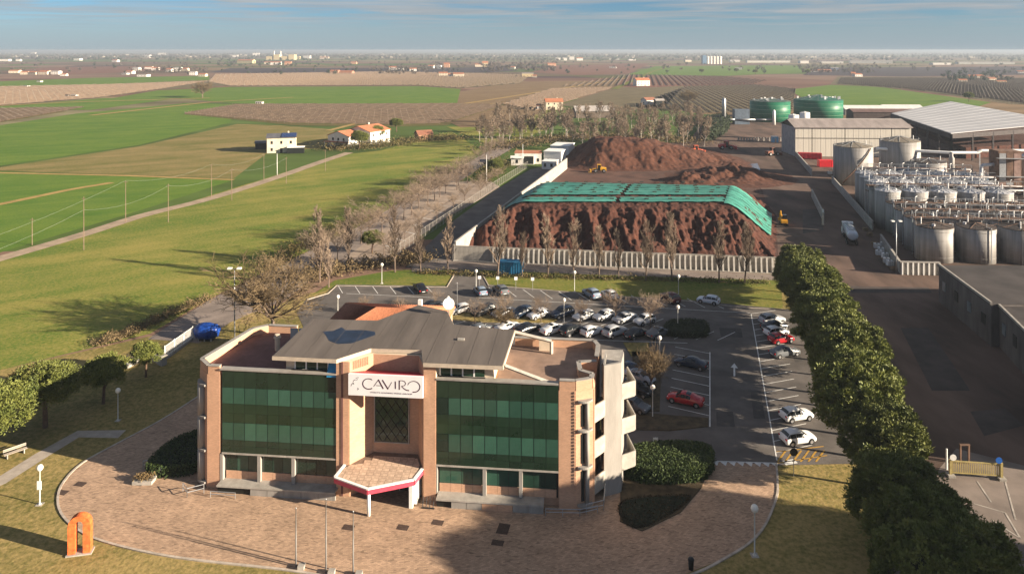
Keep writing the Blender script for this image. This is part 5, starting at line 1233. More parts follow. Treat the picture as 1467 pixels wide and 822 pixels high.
MB().box(-2.5,2.5,-5.0,-3.6,0,3.6).build('porch', M_hwhite, t); MB().box(-2.2,2.2,-5.06,-5.0,.2,3.2).build('porch_glazing', M_dark, t)
house('depot_annex', 'small white annex left of the white depot', G(741,236,.06), R(-4), 4.5, 4, 2.8, .5, M_hwhite, M_hwhite, 'building', wins=1, door=False, chim=False)
for i, (x, y, l_, w_, h_) in enumerate(((795,233,7,9,4.8),(806,222,8,12,4.4),(788,241,5,6,2.8))):
    house('container_office', f"white flat-roofed cabin against the end of the side wall, {('tall one','long one','lowest one')[i]}", G(x,y,.06), R(-16), l_, w_, h_, 0, M_white, M_white, 'cabin', 'white cabins by the side wall', wins=2, door=False)
mast('lamp mast with round white head above the depot roof', (749,238), 8.5, False, M_white, 'mast')

# farmhouses
wf = house('farmhouse', 'large white farmhouse with stepped clay tile roofs left of the meadow end', G(527,205,.05), R(62), 15, 15, 6.3, 2.4, M_hwhite, M_tile, wins=3, floors=2)
lw = MB(); lw.v = [(-6,-6,0),(6,-6,0),(6,6,0),(-6,6,0),(-6,-6,5),(6,-6,5),(6,6,5),(-6,6,5),(-6,0,7),(6,0,7)]; lw.f = [(0,1,5,4),(2,3,7,6),(1,2,6,9,5),(3,0,4,8,7),(4,5,9,8),(6,7,8,9)]
lo = lw.build('front_wing', M_hwhite, wf); lo.location = (-11.5,3.5,0)
for s_ in (-1,1):
    r = MB(); a = [(-6.4,s_*6.6,4.9),(6.4,s_*6.6,4.9),(6.4,0,7.1),(-6.4,0,7.1)]; r.v = a+[(x,y,z+.2) for x,y,z in a]; r.f = [(0,1,2,3),(7,6,5,4),(0,4,5,1),(1,5,6,2),(2,6,7,3),(3,7,4,0)]; r.build('wing_roof', M_tile, lo)
for k in range(3): MB().box(-6.06,-5.98,-4+k*3.2,-3+k*3.2,2.9,4.1).build('window', M_dark, lo)
pr = MB().box(-8.5,-6.0,-6.5,6.5,2.3,2.5).build('porch_roof', M_tile, lo)
for k in range(4): MB().box(-8.4,-8.1,-6.2+k*4,-5.9+k*4,0,2.3).build('porch_post', M_hwhite, lo)
sh = house('farmhouse', 'cream house with blue solar panels on its roof beside the track', G(404,217,.05), R(14), 12, 10, 6.6, 1.3, M_hcream, mat('dark_roof', (.10,.10,.11), .6, .2, .5), wins=3, floors=2)
sp = MB(); sp.v = [(0,-5.2,6.95),(6.2,-5.2,6.95),(6.2,-.2,8.12),(0,-.2,8.12)]; sp.v += [(x,y,z+.1) for x,y,z in sp.v]; sp.f = [(4,5,6,7),(0,1,5,4),(1,2,6,5),(2,3,7,6),(3,0,4,7)]; sp.build('solar_panels', mat('solar_blue', (.02,.04,.12), .15, .2, 2), sh)
house('garden_shed', 'dark low shed left of the cream house', G(380,213,.05), R(10), 8, 5, 2.8, .8, mat('dark_boards', (.06,.05,.045), .9, .3, 2), MATS['dark_roof'], 'shed', wins=0, chim=False)
car_port = house('carport', 'flat white carport in front of the cream house', G(424,219,.05), R(12), 7, 4, 2.5, 0, M_dark, M_white, 'carport')
house('brick_shed', 'small brick shed with hipped clay roof right of the farmhouse', G(607,200,.05), R(25), 7.5, 6, 3.0, 1.6, M_hbrick, M_tile_dk, 'shed', wins=2, chim=False)
house('farmhouse', 'cream farmhouse with orange roof above the copse', G(793,157,.1), R(5), 13, 9, 6, 2.2, M_hcream, M_tile, wins=3, floors=2)
house('farm_shed', 'low white shed left of the orange-roofed house', G(776,157,.1), R(5), 7, 6, 3, 1, M_hwhite, M_tile_dk, 'shed', chim=False)
house('barn', 'long brown barn half hidden in the copse', G(850,168,.1), R(6), 26, 12, 4.5, 3, mat('barn_boards', (.13,.10,.08), .9, .3, 1), M_shedroof, 'barn', wins=0, chim=False)
house('farm_shed', 'white gabled shed beyond the copse', G(929,150,.1), R(30), 10, 7, 4, 1.8, M_hwhite, M_tile_dk, 'shed', chim=False, wins=2)
house('open_shed', 'dark open shed beside the white gabled shed beyond the copse', G(944,151,.1), R(10), 7, 6, 4, 1.2, M_dark, M_shedroof, 'shed', chim=False)
house('farmhouse', 'white house with red roof at the field path', G(919,123,.2), R(15), 18, 11, 7, 2.8, M_hwhite, M_tile, wins=4, floors=2)

# ------------------------------------------------------------------ heavy vehicles
def wheel_at(t, x, y, r, w, m=M_tyre):
    wo = MB().tube((x,y-w/2,r),(x,y+w/2,r), r, n=16).build('wheel', m, t, True); MB().tube((x,y-w/2-.02,r),(x,y+w/2+.02,r), r*.5, n=10).build('rim', M_rim, wo)
def loader(label, px, hd, col, s=1.0, name='wheel_loader'):
    m_ = mat('machine_'+name, col, .45, .15, 1.5); p = G(*px, .06); t = thing(name, label, 'loader', p, R(hd)); t.scale = (s,s,s)
    MB().prism([(-3.2,-1.2),(-.6,-1.2),(-.6,1.2),(-3.2,1.2)], .9, lambda x,y: 2.3 if x > -1 else 2.0).build('engine_hood', m_, t)
    MB().box(-.7,1.0,-.9,.9,.8,1.5).build('chassis', M_trim, t)
    cab = MB().prism([(-.9,-.85),(.6,-.85),(.6,.85),(-.9,.85)], 1.5, 3.3).build('cab', M_cglass, t)
    MB().box(-1.0,.75,-.95,.95,3.3,3.45).build('cab_roof', m_, cab)
    for x in (-.9,.6):
        for y in (-.85,.85): MB().box(x-.07,x+.07,y-.07,y+.07,1.5,3.3).build('cab_post', m_, cab)
    MB().box(.9,2.2,-1.0,1.0,.8,1.4).build('front_frame', m_, t)
    for y in (-.7,.7): MB().path([(1.2,y,1.7),(2.6,y,1.5),(3.4,y,.7)], .15).build('lift_arm', m_, t)
    b = MB(); pr_ = [(3.2,.2),(3.3,1.3),(4.0,1.4),(3.7,1.0),(3.7,.4),(4.7,.15)]
    b.v = [(x,-1.6,z) for x,z in pr_]+[(x,1.6,z) for x,z in pr_]; b.f = [(0,1,2,3,4,5)[::-1],(6,7,8,9,10,11)]+[(i,(i+1)%6,6+(i+1)%6,6+i) for i in range(6)]; b.build('bucket', m_, t)
    for x in (-2.1,1.5):
        for y in (-1.15,1.15): wheel_at(t, x, y, .8, .6)
    return t
loader('yellow wheel loader at the foot of the brown mound', (858,247), 175, (.62,.33,.03), .85)
loader('orange-red loader on the crest of the brown mound', (997,221), 10, (.55,.12,.05), 1.0, 'red_loader').location.z = .5
def truck(px, hd):
    p = G(*px, .06); t = thing('tanker_lorry', 'pale blue-white tanker lorry parked beside the tanks', 'lorry', p, R(hd))
    mt_ = mat('tanker_steel', (.62,.66,.70), .3, .06, 1, metal=.3); wt = M_white
    b = MB(); n = 16; prof = [(-6.2,.55),(-6.1,1.0),(-5.9,1.12),(2.6,1.12),(2.8,1.0),(2.9,.55)]
    for x, r in prof:
        for i in range(n): a = 2*math.pi*i/n; b.v.append((x, r*1.08*math.cos(a), 2.35+r*math.sin(a)))
    for k in range(len(prof)-1):
        for i in range(n): j = (i+1)%n; b.f.append((k*n+i,(k+1)*n+i,(k+1)*n+j,k*n+j))
    b.f += [tuple(range(n)), tuple(range(6*n-1,5*n-1,-1))]
    tk = b.build('tank', mt_, t, True)
    for x in np.arange(-5,2.6,1.25): MB().tube((x,0,2.35),(x+.06,0,2.35), 1.25, n=20).build('tank_band', M_steel, tk)
    MB().box(-5.8,2.6,-.3,.3,3.5,3.6).build('walkway', M_steel, tk)
    for x in (-4.5,-2,.5): MB().lathe([(.3,3.55),(.3,3.75),(0,3.8)], 10, (x,0)).build('manhole', M_white, tk)
    MB().box(-6.2,5.2,-.5,.5,.75,1.2).build('chassis', M_trim, t)
    cb_ = MB(); pr_ = [(3.3,.6),(3.3,3.3),(3.9,3.5),(5.0,3.2),(5.5,2.0),(5.55,.6)]; cb_.v = [(x,-1.2,z) for x,z in pr_]+[(x,1.2,z) for x,z in pr_]; cb_.f = [tuple(range(6)),tuple(range(11,5,-1))]+[(i,6+i,6+(i+1)%6,(i+1)%6) for i in range(6)]
    cab = cb_.build('cab', wt, t); MB().quad((5.06,-1.05,3.1),(5.06,1.05,3.1),(5.52,1.05,2.05),(5.52,-1.05,2.05)).build('windscreen', M_cglass, cab)
    for y in (-1.22,1.22): MB().box(4.0,5.0,y-.01,y+.01,2.0,3.0).build('side_window', M_cglass, cab)
    for y in (-.85,.85): MB().box(5.5,5.6,y-.2,y+.2,.8,1.05).build('headlight', M_head, cab)
    for x in (-5.3,-4.0,-2.7,2.2,4.6):
        for y in (-1.0,1.0): wheel_at(t, x, y, .5, .35)
    return t
truck((1217,343), 72)

# ------------------------------------------------------------------ tanks and works
M_tank = mat('tank_steel', (.30,.285,.27), .6, .25, .5, .05, 3, metal=.1, stretch=(2.5,2.5,.12), big=.25)
M_tank_top = mat('tank_top_pale', (.48,.48,.50), .5, .15, .8)
M_tank_dk = mat('tank_top_dark', (.065,.052,.045), .8, .3, .6)
M_rust = mat('rusty_steel', (.16,.095,.065), .85, .4, .7)
def tank_proto(name, r, h_, topm, cone=.6, wall=M_tank, bands=4, stubs=True, seg=28, spokes=10, ribm=None):
    t = thing(name, '', 'tank'); MB().lathe([(r,0),(r,h_)], seg).build('shell', wall, t, True)
    top = MB().lathe([(r+.05,h_-.05),(r+.05,h_+.06),(r*.5,h_+cone*.5),(.25,h_+cone),(0,h_+cone)], seg).build('top', topm, t)
    for k in range(bands):
        z = h_*(k+.6)/bands; MB().lathe([(r+.005,z),(r+.03,z),(r+.03,z+.06),(r+.005,z+.06)], seg).build('band', wall, t)
    for k in range(spokes):
        a = 2*math.pi*k/spokes; MB().tube((.3*math.cos(a),.3*math.sin(a),h_+cone+.03),(r*math.cos(a),r*math.sin(a),h_+.08), .045, n=4).build('top_rib', ribm or M_steel, top)
    if stubs:
        ld = MB()
        for s_ in (-.2,.2): ld.tube((r+.12,s_,0),(r+.12,s_,h_+1), .03, n=4)
        for k in range(int(h_/.5)): ld.tube((r+.12,-.2,.4+k*.5),(r+.12,.2,.4+k*.5), .02, n=4)
        ld.build('ladder', M_steel, t)
        MB().path([(-r-.25,0,.4),(-r-.25,0,h_+.35),(-r+.6,0,h_+.35)], .09, 6).build('inlet_pipe', M_steel, t)
        MB().tube((r*.3,r*.5,h_+.2),(r*.3,r*.5,h_+.75), .35, n=10).build('hatch', M_tank_top, t)
        MB().tube((r*.7,-.3,h_+.1),(r*.7,-.3,h_+1.7), .14, n=8).build('vent_pipe', M_white, t); MB().tube((-r*.6,-.4,h_+.1),(-r*.6,-.4,h_+1.1), .1, n=8).build('vent_pipe', M_steel, t)
        rl = MB()
        for k in range(8):
            a0, a1 = 2*math.pi*k/8, 2*math.pi*(k+1)/8; p0, p1 = (r*math.cos(a0),r*math.sin(a0)), (r*math.cos(a1),r*math.sin(a1))
            rl.tube((*p0,h_),(*p0,h_+1), .03, n=4).tube((*p0,h_+1),(*p1,h_+1), .025, n=4)
        rl.build('guard_rail', ribm or M_steel, t)
    reg_tree(t); return t
def place(proto, first, p, label, cat='tank', group=None, rz=0, s=1.0):
    o = proto if first else copy_tree(proto); o.location = p; o.rotation_euler = (0,0,rz); o.scale = (s,s,s); return tag(o, label, cat, group)
ax = Vector((math.sin(R(-14)), -math.cos(R(-14))))              # towards us along the yard
rt = Vector((math.cos(R(-9)), math.sin(R(-9))))                 # to the right
tb = tank_proto('storage_tank', 3.75, 7.2, M_tank_dk, .7, spokes=6, ribm=M_rust); base = Vector(G2(1338,371)); cnt = 0
for r_ in range(6):
    for c_ in range(6):
        p = Vector((base.x+c_*8.6+r_*1.9, base.y-c_*.8+r_*7.9))
        if (p.x/p.y*F+CX) > 1500: continue
        cnt += 1; place(tb, cnt == 1, (p.x,p.y,.06), f'dark-topped steel tank, {nth(c_+1)} from the left in the {nth(r_+1)} row', group='dark-topped tanks', rz=rng.random()*6)
ta = tank_proto('pale_tank', 3.0, 9.4, M_tank_top, .8, spokes=14); base = Vector(G2(1284,338)); cnt = 0
for r_ in range(5):
    for c_ in range(5):
        p = Vector((95.5+c_*6.7+r_*1.8, 188-c_*.6+r_*6.6))
        cnt += 1; place(ta, cnt == 1, (p.x,p.y,.06), f'white-topped steel tank, {nth(c_+1)} from the left in the {nth(r_+1)} row', group='white-topped tanks', rz=rng.random()*6)
big = tank_proto('tall_tank', 6.2, 12.6, mat('tank_top_brown', (.20,.17,.13), .85, .3, .4), 1.4, bands=5, spokes=12)
place(big, True, G(1222,262,.06), 'tall wide steel tank with diagonal stair, left of the pair by the hall')
place(big, False, G(1289,255,.06), 'tall wide steel tank, right of the pair before the hall', s=1.05)
st_ = MB()
for k in range(14):
    a0 = R(-60+ -k*6); a1 = R(-60-(k+1)*6); st_.tube((6.5*math.cos(a0),6.5*math.sin(a0),12.4-k*.85),(6.5*math.cos(a1),6.5*math.sin(a1),12.4-(k+1)*.85), .22, n=4)
st_.build('spiral_stair', M_rust, big)
md = tank_proto('medium_tank', 5.3, 8.5, M_tank_dk, .8, bands=4)
place(md, True, G(1254,284,.06), 'lower wide grey tank right in front of the tall pair'); place(md, False, G(1330,268,.06), 'wide grey-blue tank right of the tall pair before the roofed shed')
gd = mat('digester_green', (.012,.13,.07), .45, .15, .3)
dg1 = tank_proto('digester', 12.3, 12.6, mat('digester_top', (.06,.10,.085), .7, .4, .3), 1.8, gd, 5, False, 40, 16); place(dg1, True, G(1103,173,.06), 'green cylindrical digester with cluttered top, left of two', 'digester', 'green digesters')
dg2 = tank_proto('digester', 15.3, 12.2, mat('digester_dome', (.03,.12,.09), .6, .2, .3), 3.2, gd, 5, False, 44, 16); place(dg2, True, G(1172,169,.06), 'wide green digester with domed top, right of two', 'digester', 'green digesters')
for d_, rr in ((dg1, 12.3), (dg2, 15.3)):
    for k in range(18):
        a = rng.random()*6.28; q = rr*(.15+.75*rng.random()); x, y = q*math.cos(a), q*math.sin(a); z0 = 12.4
        MB().box(x-.5,x+.5,y-.5,y+.5,z0,z0+1.2+1.5*rng.random()).build('top_fitting', M_steel if k % 2 else M_white, d_)
    for z in (2.6,5.1,7.6,10.1): MB().lathe([(rr+.02,z),(rr+.07,z),(rr+.07,z+.15),(rr+.02,z+.15)], 40).build('weld_band', mat('digester_band', (.16,.26,.17), .5, .1, 1), d_)
wt_ = tank_proto('white_silo', 2.4, 13.5, M_white, .6, M_white, 2, False, 20, 6)
place(wt_, True, G(1137,205,.06), 'white upright silo behind the hall gable, left one', 'silo', 'white silos by the hall'); place(wt_, False, G(1153,200,.06), 'white upright silo behind the hall roof, right one', 'silo', 'white silos by the hall')
# main hall
hp = G(1222,225,.06); hall = thing('warehouse_hall', 'long pale warehouse hall with ribbed walls behind the tall tanks', 'warehouse', hp, R(-2))
hl, hd_, hh = 24.0, 17.0, 12.4
wb = MB(); wb.v = [(-hl,0,0),(hl,0,0),(hl,hd_,0),(-hl,hd_,0),(-hl,0,hh),(hl,0,hh),(hl,hd_,hh),(-hl,hd_,hh),(-hl,hd_/2,hh+2.4),(hl,hd_/2,hh+2.4)]; wb.f = [(0,1,5,4),(2,3,7,6),(1,2,6,9,5),(3,0,4,8,7)]
M_ribwall = mat('ribbed_cladding', (.50,.47,.41), .7, .1, 1.5, stretch=(3,3,.05))
wb.build('wall', M_dark, hall)
for i, (x0, x1) in enumerate(((-hl,-hl+6.8),(-hl+7.1,-hl+20.5),(-hl+20.8,hl-8.2),(hl-7.9,hl))):
    for z0, z1 in ((.1,7.6),(7.95,12.3)):
        n_ = int((x1-x0)/1.1)
        for k in range(n_): MB().box(x0+(x1-x0)*k/n_+.02,x0+(x1-x0)*(k+1)/n_-.02,-.12 - (.03 if k%2 else 0),-.02,z0,z1).build('cladding_sheet', M_ribwall, hall)
MB().box(-hl-.15,-hl-.02,0,hd_,.1,12.3).build('gable_cladding', mat('gable_shade_grey', (.30,.30,.31), .8, .15, .6), hall)  # greyer than the front: shade of this end is put into the colour
for s_ in (0,1):
    r = MB(); y0 = -0.7 if s_ == 0 else hd_+.7; a = [(-hl-.6,y0,hh-.15),(hl+.6,y0,hh-.15),(hl+.6,hd_/2,hh+2.5),(-hl-.6,hd_/2,hh+2.5)]; r.v = a+[(x,y,z+.2) for x,y,z in a]; r.f = [(0,1,2,3),(7,6,5,4),(0,4,5,1),(1,5,6,2),(2,6,7,3),(3,7,4,0)]; ro = r.build('roof', mat('hall_roof', (.27,.23,.215), .85, .2, .3, stretch=(1,.2,1)), hall)
MB().box(-hl,hl,hd_/2-.5,hd_/2+.5,hh+2.6,hh+3.0).build('ridge_cap', M_shedroof, ro)
# big open canopy roof
cr = [G(1363,192,11.5), G(1277,163,11.5), G(1362,146,14.0), G(1530,176,13.0)]
cc_ = (0,0,0); crf = thing('open_shed_roof', 'huge pale grey sheet roof of the open shed at right', 'shed', (cr[0][0],cr[0][1],.06))
O_ = Vector((cr[0][0],cr[0][1],.06)); q = [Vector(c)-O_ for c in cr]
nst = 12
for k in range(nst):
    t0, t1 = k/nst, (k+1)/nst-.004; a, b_ = q[1]+(q[0]-q[1])*t0, q[1]+(q[0]-q[1])*t1; d, c = q[2]+(q[3]-q[2])*t0, q[2]+(q[3]-q[2])*t1
    pp = [a,b_,c,d]; r = MB(); r.v = [tuple(v) for v in pp]+[tuple(v+Vector((0,0,.25))) for v in pp]; r.f = [(3,2,1,0),(4,5,6,7),(0,1,5,4),(1,2,6,5),(2,3,7,6),(3,0,4,7)]; r.build('roof_sheet', mat('grey_sheet_roof', (.40,.40,.41), .6, .08, .05), crf)
for a, b_ in ((q[0],q[1]),(q[0],q[3])):  # truss, columns and inner wall coloured dark for the shade under the roof
    MB().wall((a.x,a.y),(b_.x,b_.y), .5, 9.6, 11.4).build('edge_truss', mat('truss_dark', (.06,.05,.05), .8, .2, 1), crf)
    for k in range(7):
        c = a+(b_-a)*(k/6); MB().box(c.x-.3,c.x+.3,c.y-.3,c.y+.3,0,11.2).build('column', MATS['truss_dark'], crf)
    MB().wall((a.x+12,a.y+16),(b_.x+12,b_.y+16), .4, 0, 3.0).build('inner_wall', mat('inner_wall_brown', (.10,.06,.05), .9, .2, .5), crf)
MB().prism([(q[0].x+12,q[0].y+10),(q[1].x+14,q[1].y+10),(q[2].x,q[2].y-6),(q[3].x-4,q[3].y)], 0, 4.5).build('stored_heap', M_heap, crf)
house('low_shed', 'low dark roofed shed between hall and digesters', G(1265,176,.06), R(-4), 40, 12, 7, 1.5, mat('shed_dark', (.07,.05,.045), .9, .2, .5), mat('shed_redroof', (.13,.08,.07), .9, .2, .4), 'shed', chim=False)
for i, (x, y, l_) in enumerate(((1235,164,28),(1290,163,26))): house('pale_roof_shed', f'pale-roofed low shed beyond the hall, {("left","right")[i]} one', G(x,y,.06), R(-3), l_, 14, 4, 2.2, M_shedroof, mat('pale_sheet', (.62,.60,.57), .7, .1, .3), 'shed', 'pale sheds beyond the hall', chim=False)
# dark long building at right
db = [G2(1345,432), G2(1420,497), G2(1500,575), G2(1640,700)]
dwl = thing('long_dark_warehouse', 'long dark warehouse with flat black roof along the right of the yard', 'warehouse', (db[0][0],db[0][1],.06))
o0 = Vector(db[0]); P = [Vector(p)-o0 for p in db]; far = [Vector((60,-3)), Vector((60,-75))]
HW = 6.3
MB().prism([tuple(P[0]),tuple(P[1]),(P[1].x+50,P[1].y)][:2]+[(P[1].x+60,P[1].y),(P[0].x+60,P[0].y-3)], 0, HW).build('wall', mat('stained_wall', (.12,.105,.10), .9, .35, .4, .1, 5, stretch=(1,1,.3)), dwl)
MB().prism([tuple(P[1]+Vector((1.2,-.02))),tuple(P[2]),(P[2].x+60,P[2].y),(P[1].x+60,P[1].y-.02)], 0, HW-.3).build('wall', MATS['stained_wall'], dwl)
MB().prism([tuple(P[2]+Vector((.3,-.02))),tuple(P[3]),(P[3].x+60,P[3].y),(P[2].x+60,P[2].y-.02)], 0, HW).build('wall', MATS['stained_wall'], dwl)
M_bitu = mat('bitumen_roof', (.055,.047,.044), .85, .3, .2)
for a, b_, dz in ((P[0],P[1],0),(P[1]+Vector((1.2,-.02)),P[2],-.3),(P[2]+Vector((.3,-.02)),P[3],0)):
    MB().prism([(a.x-.2,a.y),(b_.x-.2,b_.y),(b_.x+60,b_.y),(a.x+60,a.y)], HW+dz, HW+dz+.12).build('roof', M_bitu, dwl)
    MB().wall((a.x,a.y),(b_.x,b_.y), .3, HW+dz+.12, HW+dz+.5).build('roof_kerb', M_conc, dwl)
    for k in range(4):
        c = a+(b_-a)*((k+.5)/4); d_ = (b_-a).normalized(); n_ = Vector((-d_.y, d_.x)); n_ = n_ if n_.x < 0 else -n_
        e = c+n_*.05; MB().wall(tuple(e-d_*.7),tuple(e+d_*.7), .12, 2.6, 4.2).build('window', M_dark if k % 2 else mat('dusty_glass', (.16,.19,.21), .3, .2, 1), dwl)
MB().box(20,22,-25,-24,HW,HW+.8).build('roof_fan', M_steel, dwl)
for yy in (-20.5,-28.0): MB().box(10,45,yy,yy+.25,HW,HW+.9).build('roof_wall', M_hbrick, dwl)
# low basin wall with white posts in front of the tanks, bund walls
bw = thing('bund_wall', 'low ribbed bund wall with white posts in front of the dark-topped tanks', 'wall', G(1290,393,.06), R(-4))
MB().box(0,7.6,0,.2,0,2.4).build('wall_slab', M_conc, bw); MB().box(-.1,7.7,-.2,.4,2.4,2.6).build('coping', M_white_conc, bw)
for k in range(8): MB().box(.2+k*1.03,.42+k*1.03,-.25,0,0,2.4).build('post', M_white, bw)
for i, (a, c) in enumerate((((1192,262),(1250,330)),((1163,282),(1180,318)),((1262,350),(1290,392)),((1140,225),(1163,252)))):
    a, c = Vector(G2(*a)), Vector(G2(*c)); t = thing('yard_wall', ['long grey bund wall along the left side of the tanks','low wall of the dark storage bay in the yard','grey bund wall beside the parked lorry','low wall of the storage bay below the hall'][i], 'wall', (a.x,a.y,.06), math.atan2((c-a).y,(c-a).x)); l = (c-a).length
    n_ = max(2,int(l/3))
    for k in range(n_): MB().box(k*l/n_+.02,(k+1)*l/n_-.02,-.15,.15,0,2.2).build('panel', M_conc, t)
    MB().box(0,l,-.22,.22,2.2,2.32).build('coping', M_conc, t)
# catwalks and header pipes over the tank rows
for i, (x0, y0, l_, z, lb_) in enumerate(((88.5,163.5,40,8.1,'steel catwalk over the first dark-topped tank rows'),(92.5,179.4,40,8.1,'steel catwalk over the rear dark-topped tank rows'),(96.5,191.5,34,10.4,'steel catwalk over the front white-topped tanks'),(100,204.8,32,10.4,'steel catwalk over the rear white-topped tanks'),(90.5,171.4,40,8.3,'steel catwalk in the middle of the dark-topped tanks'),(104,218,30,10.4,'farthest steel catwalk over the white-topped tanks'))):
    t = thing('catwalk', lb_, 'catwalk', (x0,y0,.06), R(-5.3))
    MB().box(0,l_,-.45,.45,z,z+.08).build('deck', M_rust, t)
    for y in (-.45,.45):
        MB().path([(0,y,z+1.05),(l_,y,z+1.05)], .03, 4).build('rail', M_steel, t)
        for k in range(int(l_/2.5)+1): MB().box(k*2.5-.03,k*2.5+.03,y-.03,y+.03,z,z+1.05).build('rail_post', M_steel, t)
    for k in range(5): MB().box(k*l_/4-.1,k*l_/4+.1,-.1,.1,0,z).build('post', M_steel, t)
    MB().path([(0,.9,z-.3),(l_,.9,z-.3)], .13, 8).build('header_pipe', M_tank_top, t, True)
    for k in range(9): MB().path([(1+k*l_/9,.9,z-.3),(1+k*l_/9,.9,z+1.2),(1.8+k*l_/9,1.8,z+1.2)], .08, 6).build('branch_pipe', M_white if k % 2 else M_steel, t)
# pipe rack, pipes and steelwork
pr = thing('pipe_rack', 'brown horizontal pipe rack crossing between the two tank groups', 'pipe rack', G(1242,318,.06), R(-3))
for z in (8.6,9.0,9.4): MB().tube((0,0,z),(62,0,z), .18, n=8).build('pipe', M_rust if z > 9 else M_steel, pr, True)
for k in range(8):
    for y in (-.8,.8): MB().box(k*8.5-.12,k*8.5+.12,y-.12,y+.12,0,9.6).build('post', M_steel, pr)
    MB().box(k*8.5-.1,k*8.5+.1,-1,1,8.2,8.4).build('crossbeam', M_rust, pr)
MB().box(0,62,-.9,.9,9.6,9.7).build('cable_tray', M_rust, pr)
w_ = thing('white_pipeline', 'white pipeline on posts in front of the open shed roof', 'pipeline', G(1365,262,.06), R(-1))
MB().path([(-22,8,10.5),(-1,0,10.2),(8,0,10.2),(9.5,0,10.9),(40,-1,11.2)], .5, 10).build('pipe', M_white, w_)
for x in (-1,9,18,27): MB().box(x-.15,x+.15,-.15,.15,0,10.0).build('post', M_steel, w_)
MB().lathe([(.9,0),(.9,8.5),(.5,9.2),(.5,10.5)], 14, (-1,-1)).build('riser', M_tank, w_, True)
sk = thing('bent_duct', 'bright bent exhaust duct rising among the works', 'duct', G(1406,303,.06)); MB().path([(0,0,0),(0,0,12.2),(.3,0,12.9),(3.4,0,13.1)], .45, 10).build('duct', M_tank_top, sk, True)
MB().box(-.8,.8,-.8,.8,0,.4).build('base', M_conc, sk)
twr = thing('process_tower', 'rusty clad process tower at the right edge behind the tanks', 'tower', G(1447,305,.06), R(-6))
MB().box(-3,3,0,5,0,17).build('frame', M_rust, twr)
for k in range(3):
    for j in range(2): MB().box(-2.8+k*1.9,-1.1+k*1.9,-.12,-.02,1+j*8,8.4+j*8).build('cladding_panel', [mat('panel_pink',(.30,.20,.17),.8,.2,1),M_steel,M_rust][(k+j)%3], twr)
for z in (5,10,15): MB().box(-3.6,3.6,-1.2,0,z,z+.15).build('platform', M_steel, twr)
sm = tank_proto('process_vessel', 2.6, 15, M_tank_top, 1.0, M_tank, 5, False, 20, 6)
place(sm, True, G(1472,300,.06), 'pale process vessel cut by the right edge of the picture', 'vessel')
ps = thing('process_platform', 'grey steel process platform with stairs between duct and tower', 'platform', G(1424,303,.06), R(-6))
for z in (3.5,6.5,9.0): MB().box(-5,4,0,6,z,z+.2).build('deck', M_steel, ps); 
for x in (-5,-2,1,4):
    for y in (0,6): MB().box(x-.12,x+.12,y-.12,y+.12,0,10).build('post', M_steel, ps)
for z in (4.5,7.5,10): MB().path([(-5,0,z),(4,0,z)], .05).build('guard_rail', M_white, ps)
for k in range(3): MB().lathe([(1.1,0),(1.1,2.6),(.5,3.1),(0,3.1)], 14, (-3.5+k*2.9,3)).build('vessel', M_tank, ps, True)
for i, (x, y, w_, d_, h_, m_, nm, lb_) in enumerate(((1385,290,12,8,6,mat('blue_shed', (.09,.14,.20), .7, .2, .4),'works_shed','blue-grey works shed behind the white-topped tanks'),(1345,258,8,6,5,M_rust,'works_shed','rusty brown works shed below the shed corner'),(1310,262,10,8,4,mat('blue_roof', (.07,.12,.2), .6, .2, .4),'works_shed','low blue works shed right of the tall tanks'))):
    house(nm, lb_, G(x,y,.06), R(-5), w_, d_, h_, 1.0, m_, m_, 'shed', wins=2, chim=False, door=False)
t = thing('skip_container', 'dark red open skip leaning at the hall wall', 'skip', G(1160,228,.06), R(-14)); MB().prism([(-4.5,-1.3),(4.5,-1.3),(4.5,1.3),(-4.5,1.3)], .3, 2.6).build('bin', mat('red_skip', (.38,.02,.03), .6, .2, 1), t)
for k in range(7): MB().box(-4.4+k*1.4,-4.2+k*1.4,-1.42,-1.3,.3,2.6).build('rib', MATS['red_skip'], t)
t = thing('red_container', 'bright red container with doors beside the tall tank', 'container', G(1182,239,.06), R(-2)); rc = MB().box(-2.6,2.6,-1.2,1.2,.1,2.7).build('body', mat('red_paint', (.62,.02,.03), .5, .1, 1), t)
for k in range(8): MB().box(-2.5+k*.66,-2.3+k*.66,-1.28,-1.2,.2,2.6).build('corrugation', MATS['red_paint'], rc)
t = thing('blue_cabin', 'small light blue cabin in the far yard', 'cabin', G(1110,204,.06)); MB().box(-1.4,1.4,-1.2,1.2,0,2.8).build('body', mat('lblue_cabin', (.16,.40,.62), .6, .1, 1), t); MB().box(-1.5,1.5,-1.3,1.3,2.8,2.95).build('roof', M_white, t); MB().box(-.5,.4,-1.24,-1.2,0,2.1).build('door', M_steel, t)
t = thing('blue_container', 'dark blue container standing on the road by the left poplars', 'container', G(732,392,.07), R(-8)); bc = MB().box(-2.4,2.4,-1.2,1.2,.1,2.6).build('body', mat('teal_paint', (.02,.16,.30), .6, .15, 1), t)
for k in range(10): MB().box(-2.35+k*.5,-2.15+k*.5,-1.27,-1.2,.2,2.5).build('corrugation', MATS['teal_paint'], bc)
loader('red tractor-like loader in the far yard left of the barrier blocks', (1041,214), 0, (.45,.02,.03), 1.1, 'far_loader')
loader('small brown machine in the shade before the hall', (1107,223), 20, (.22,.09,.06), 1.0, 'brown_loader')
t = thing('mini_excavator', 'small yellow excavator at the right foot of the sheeted heap', 'excavator', G(1123,322,.06), R(80)); ym = mat('yellow_paint', (.66,.30,.02), .5, .1, 1)
for y in (-.7,.7): MB().box(-1.2,1.2,y-.22,y+.22,0,.55).build('track', M_tyre, t)
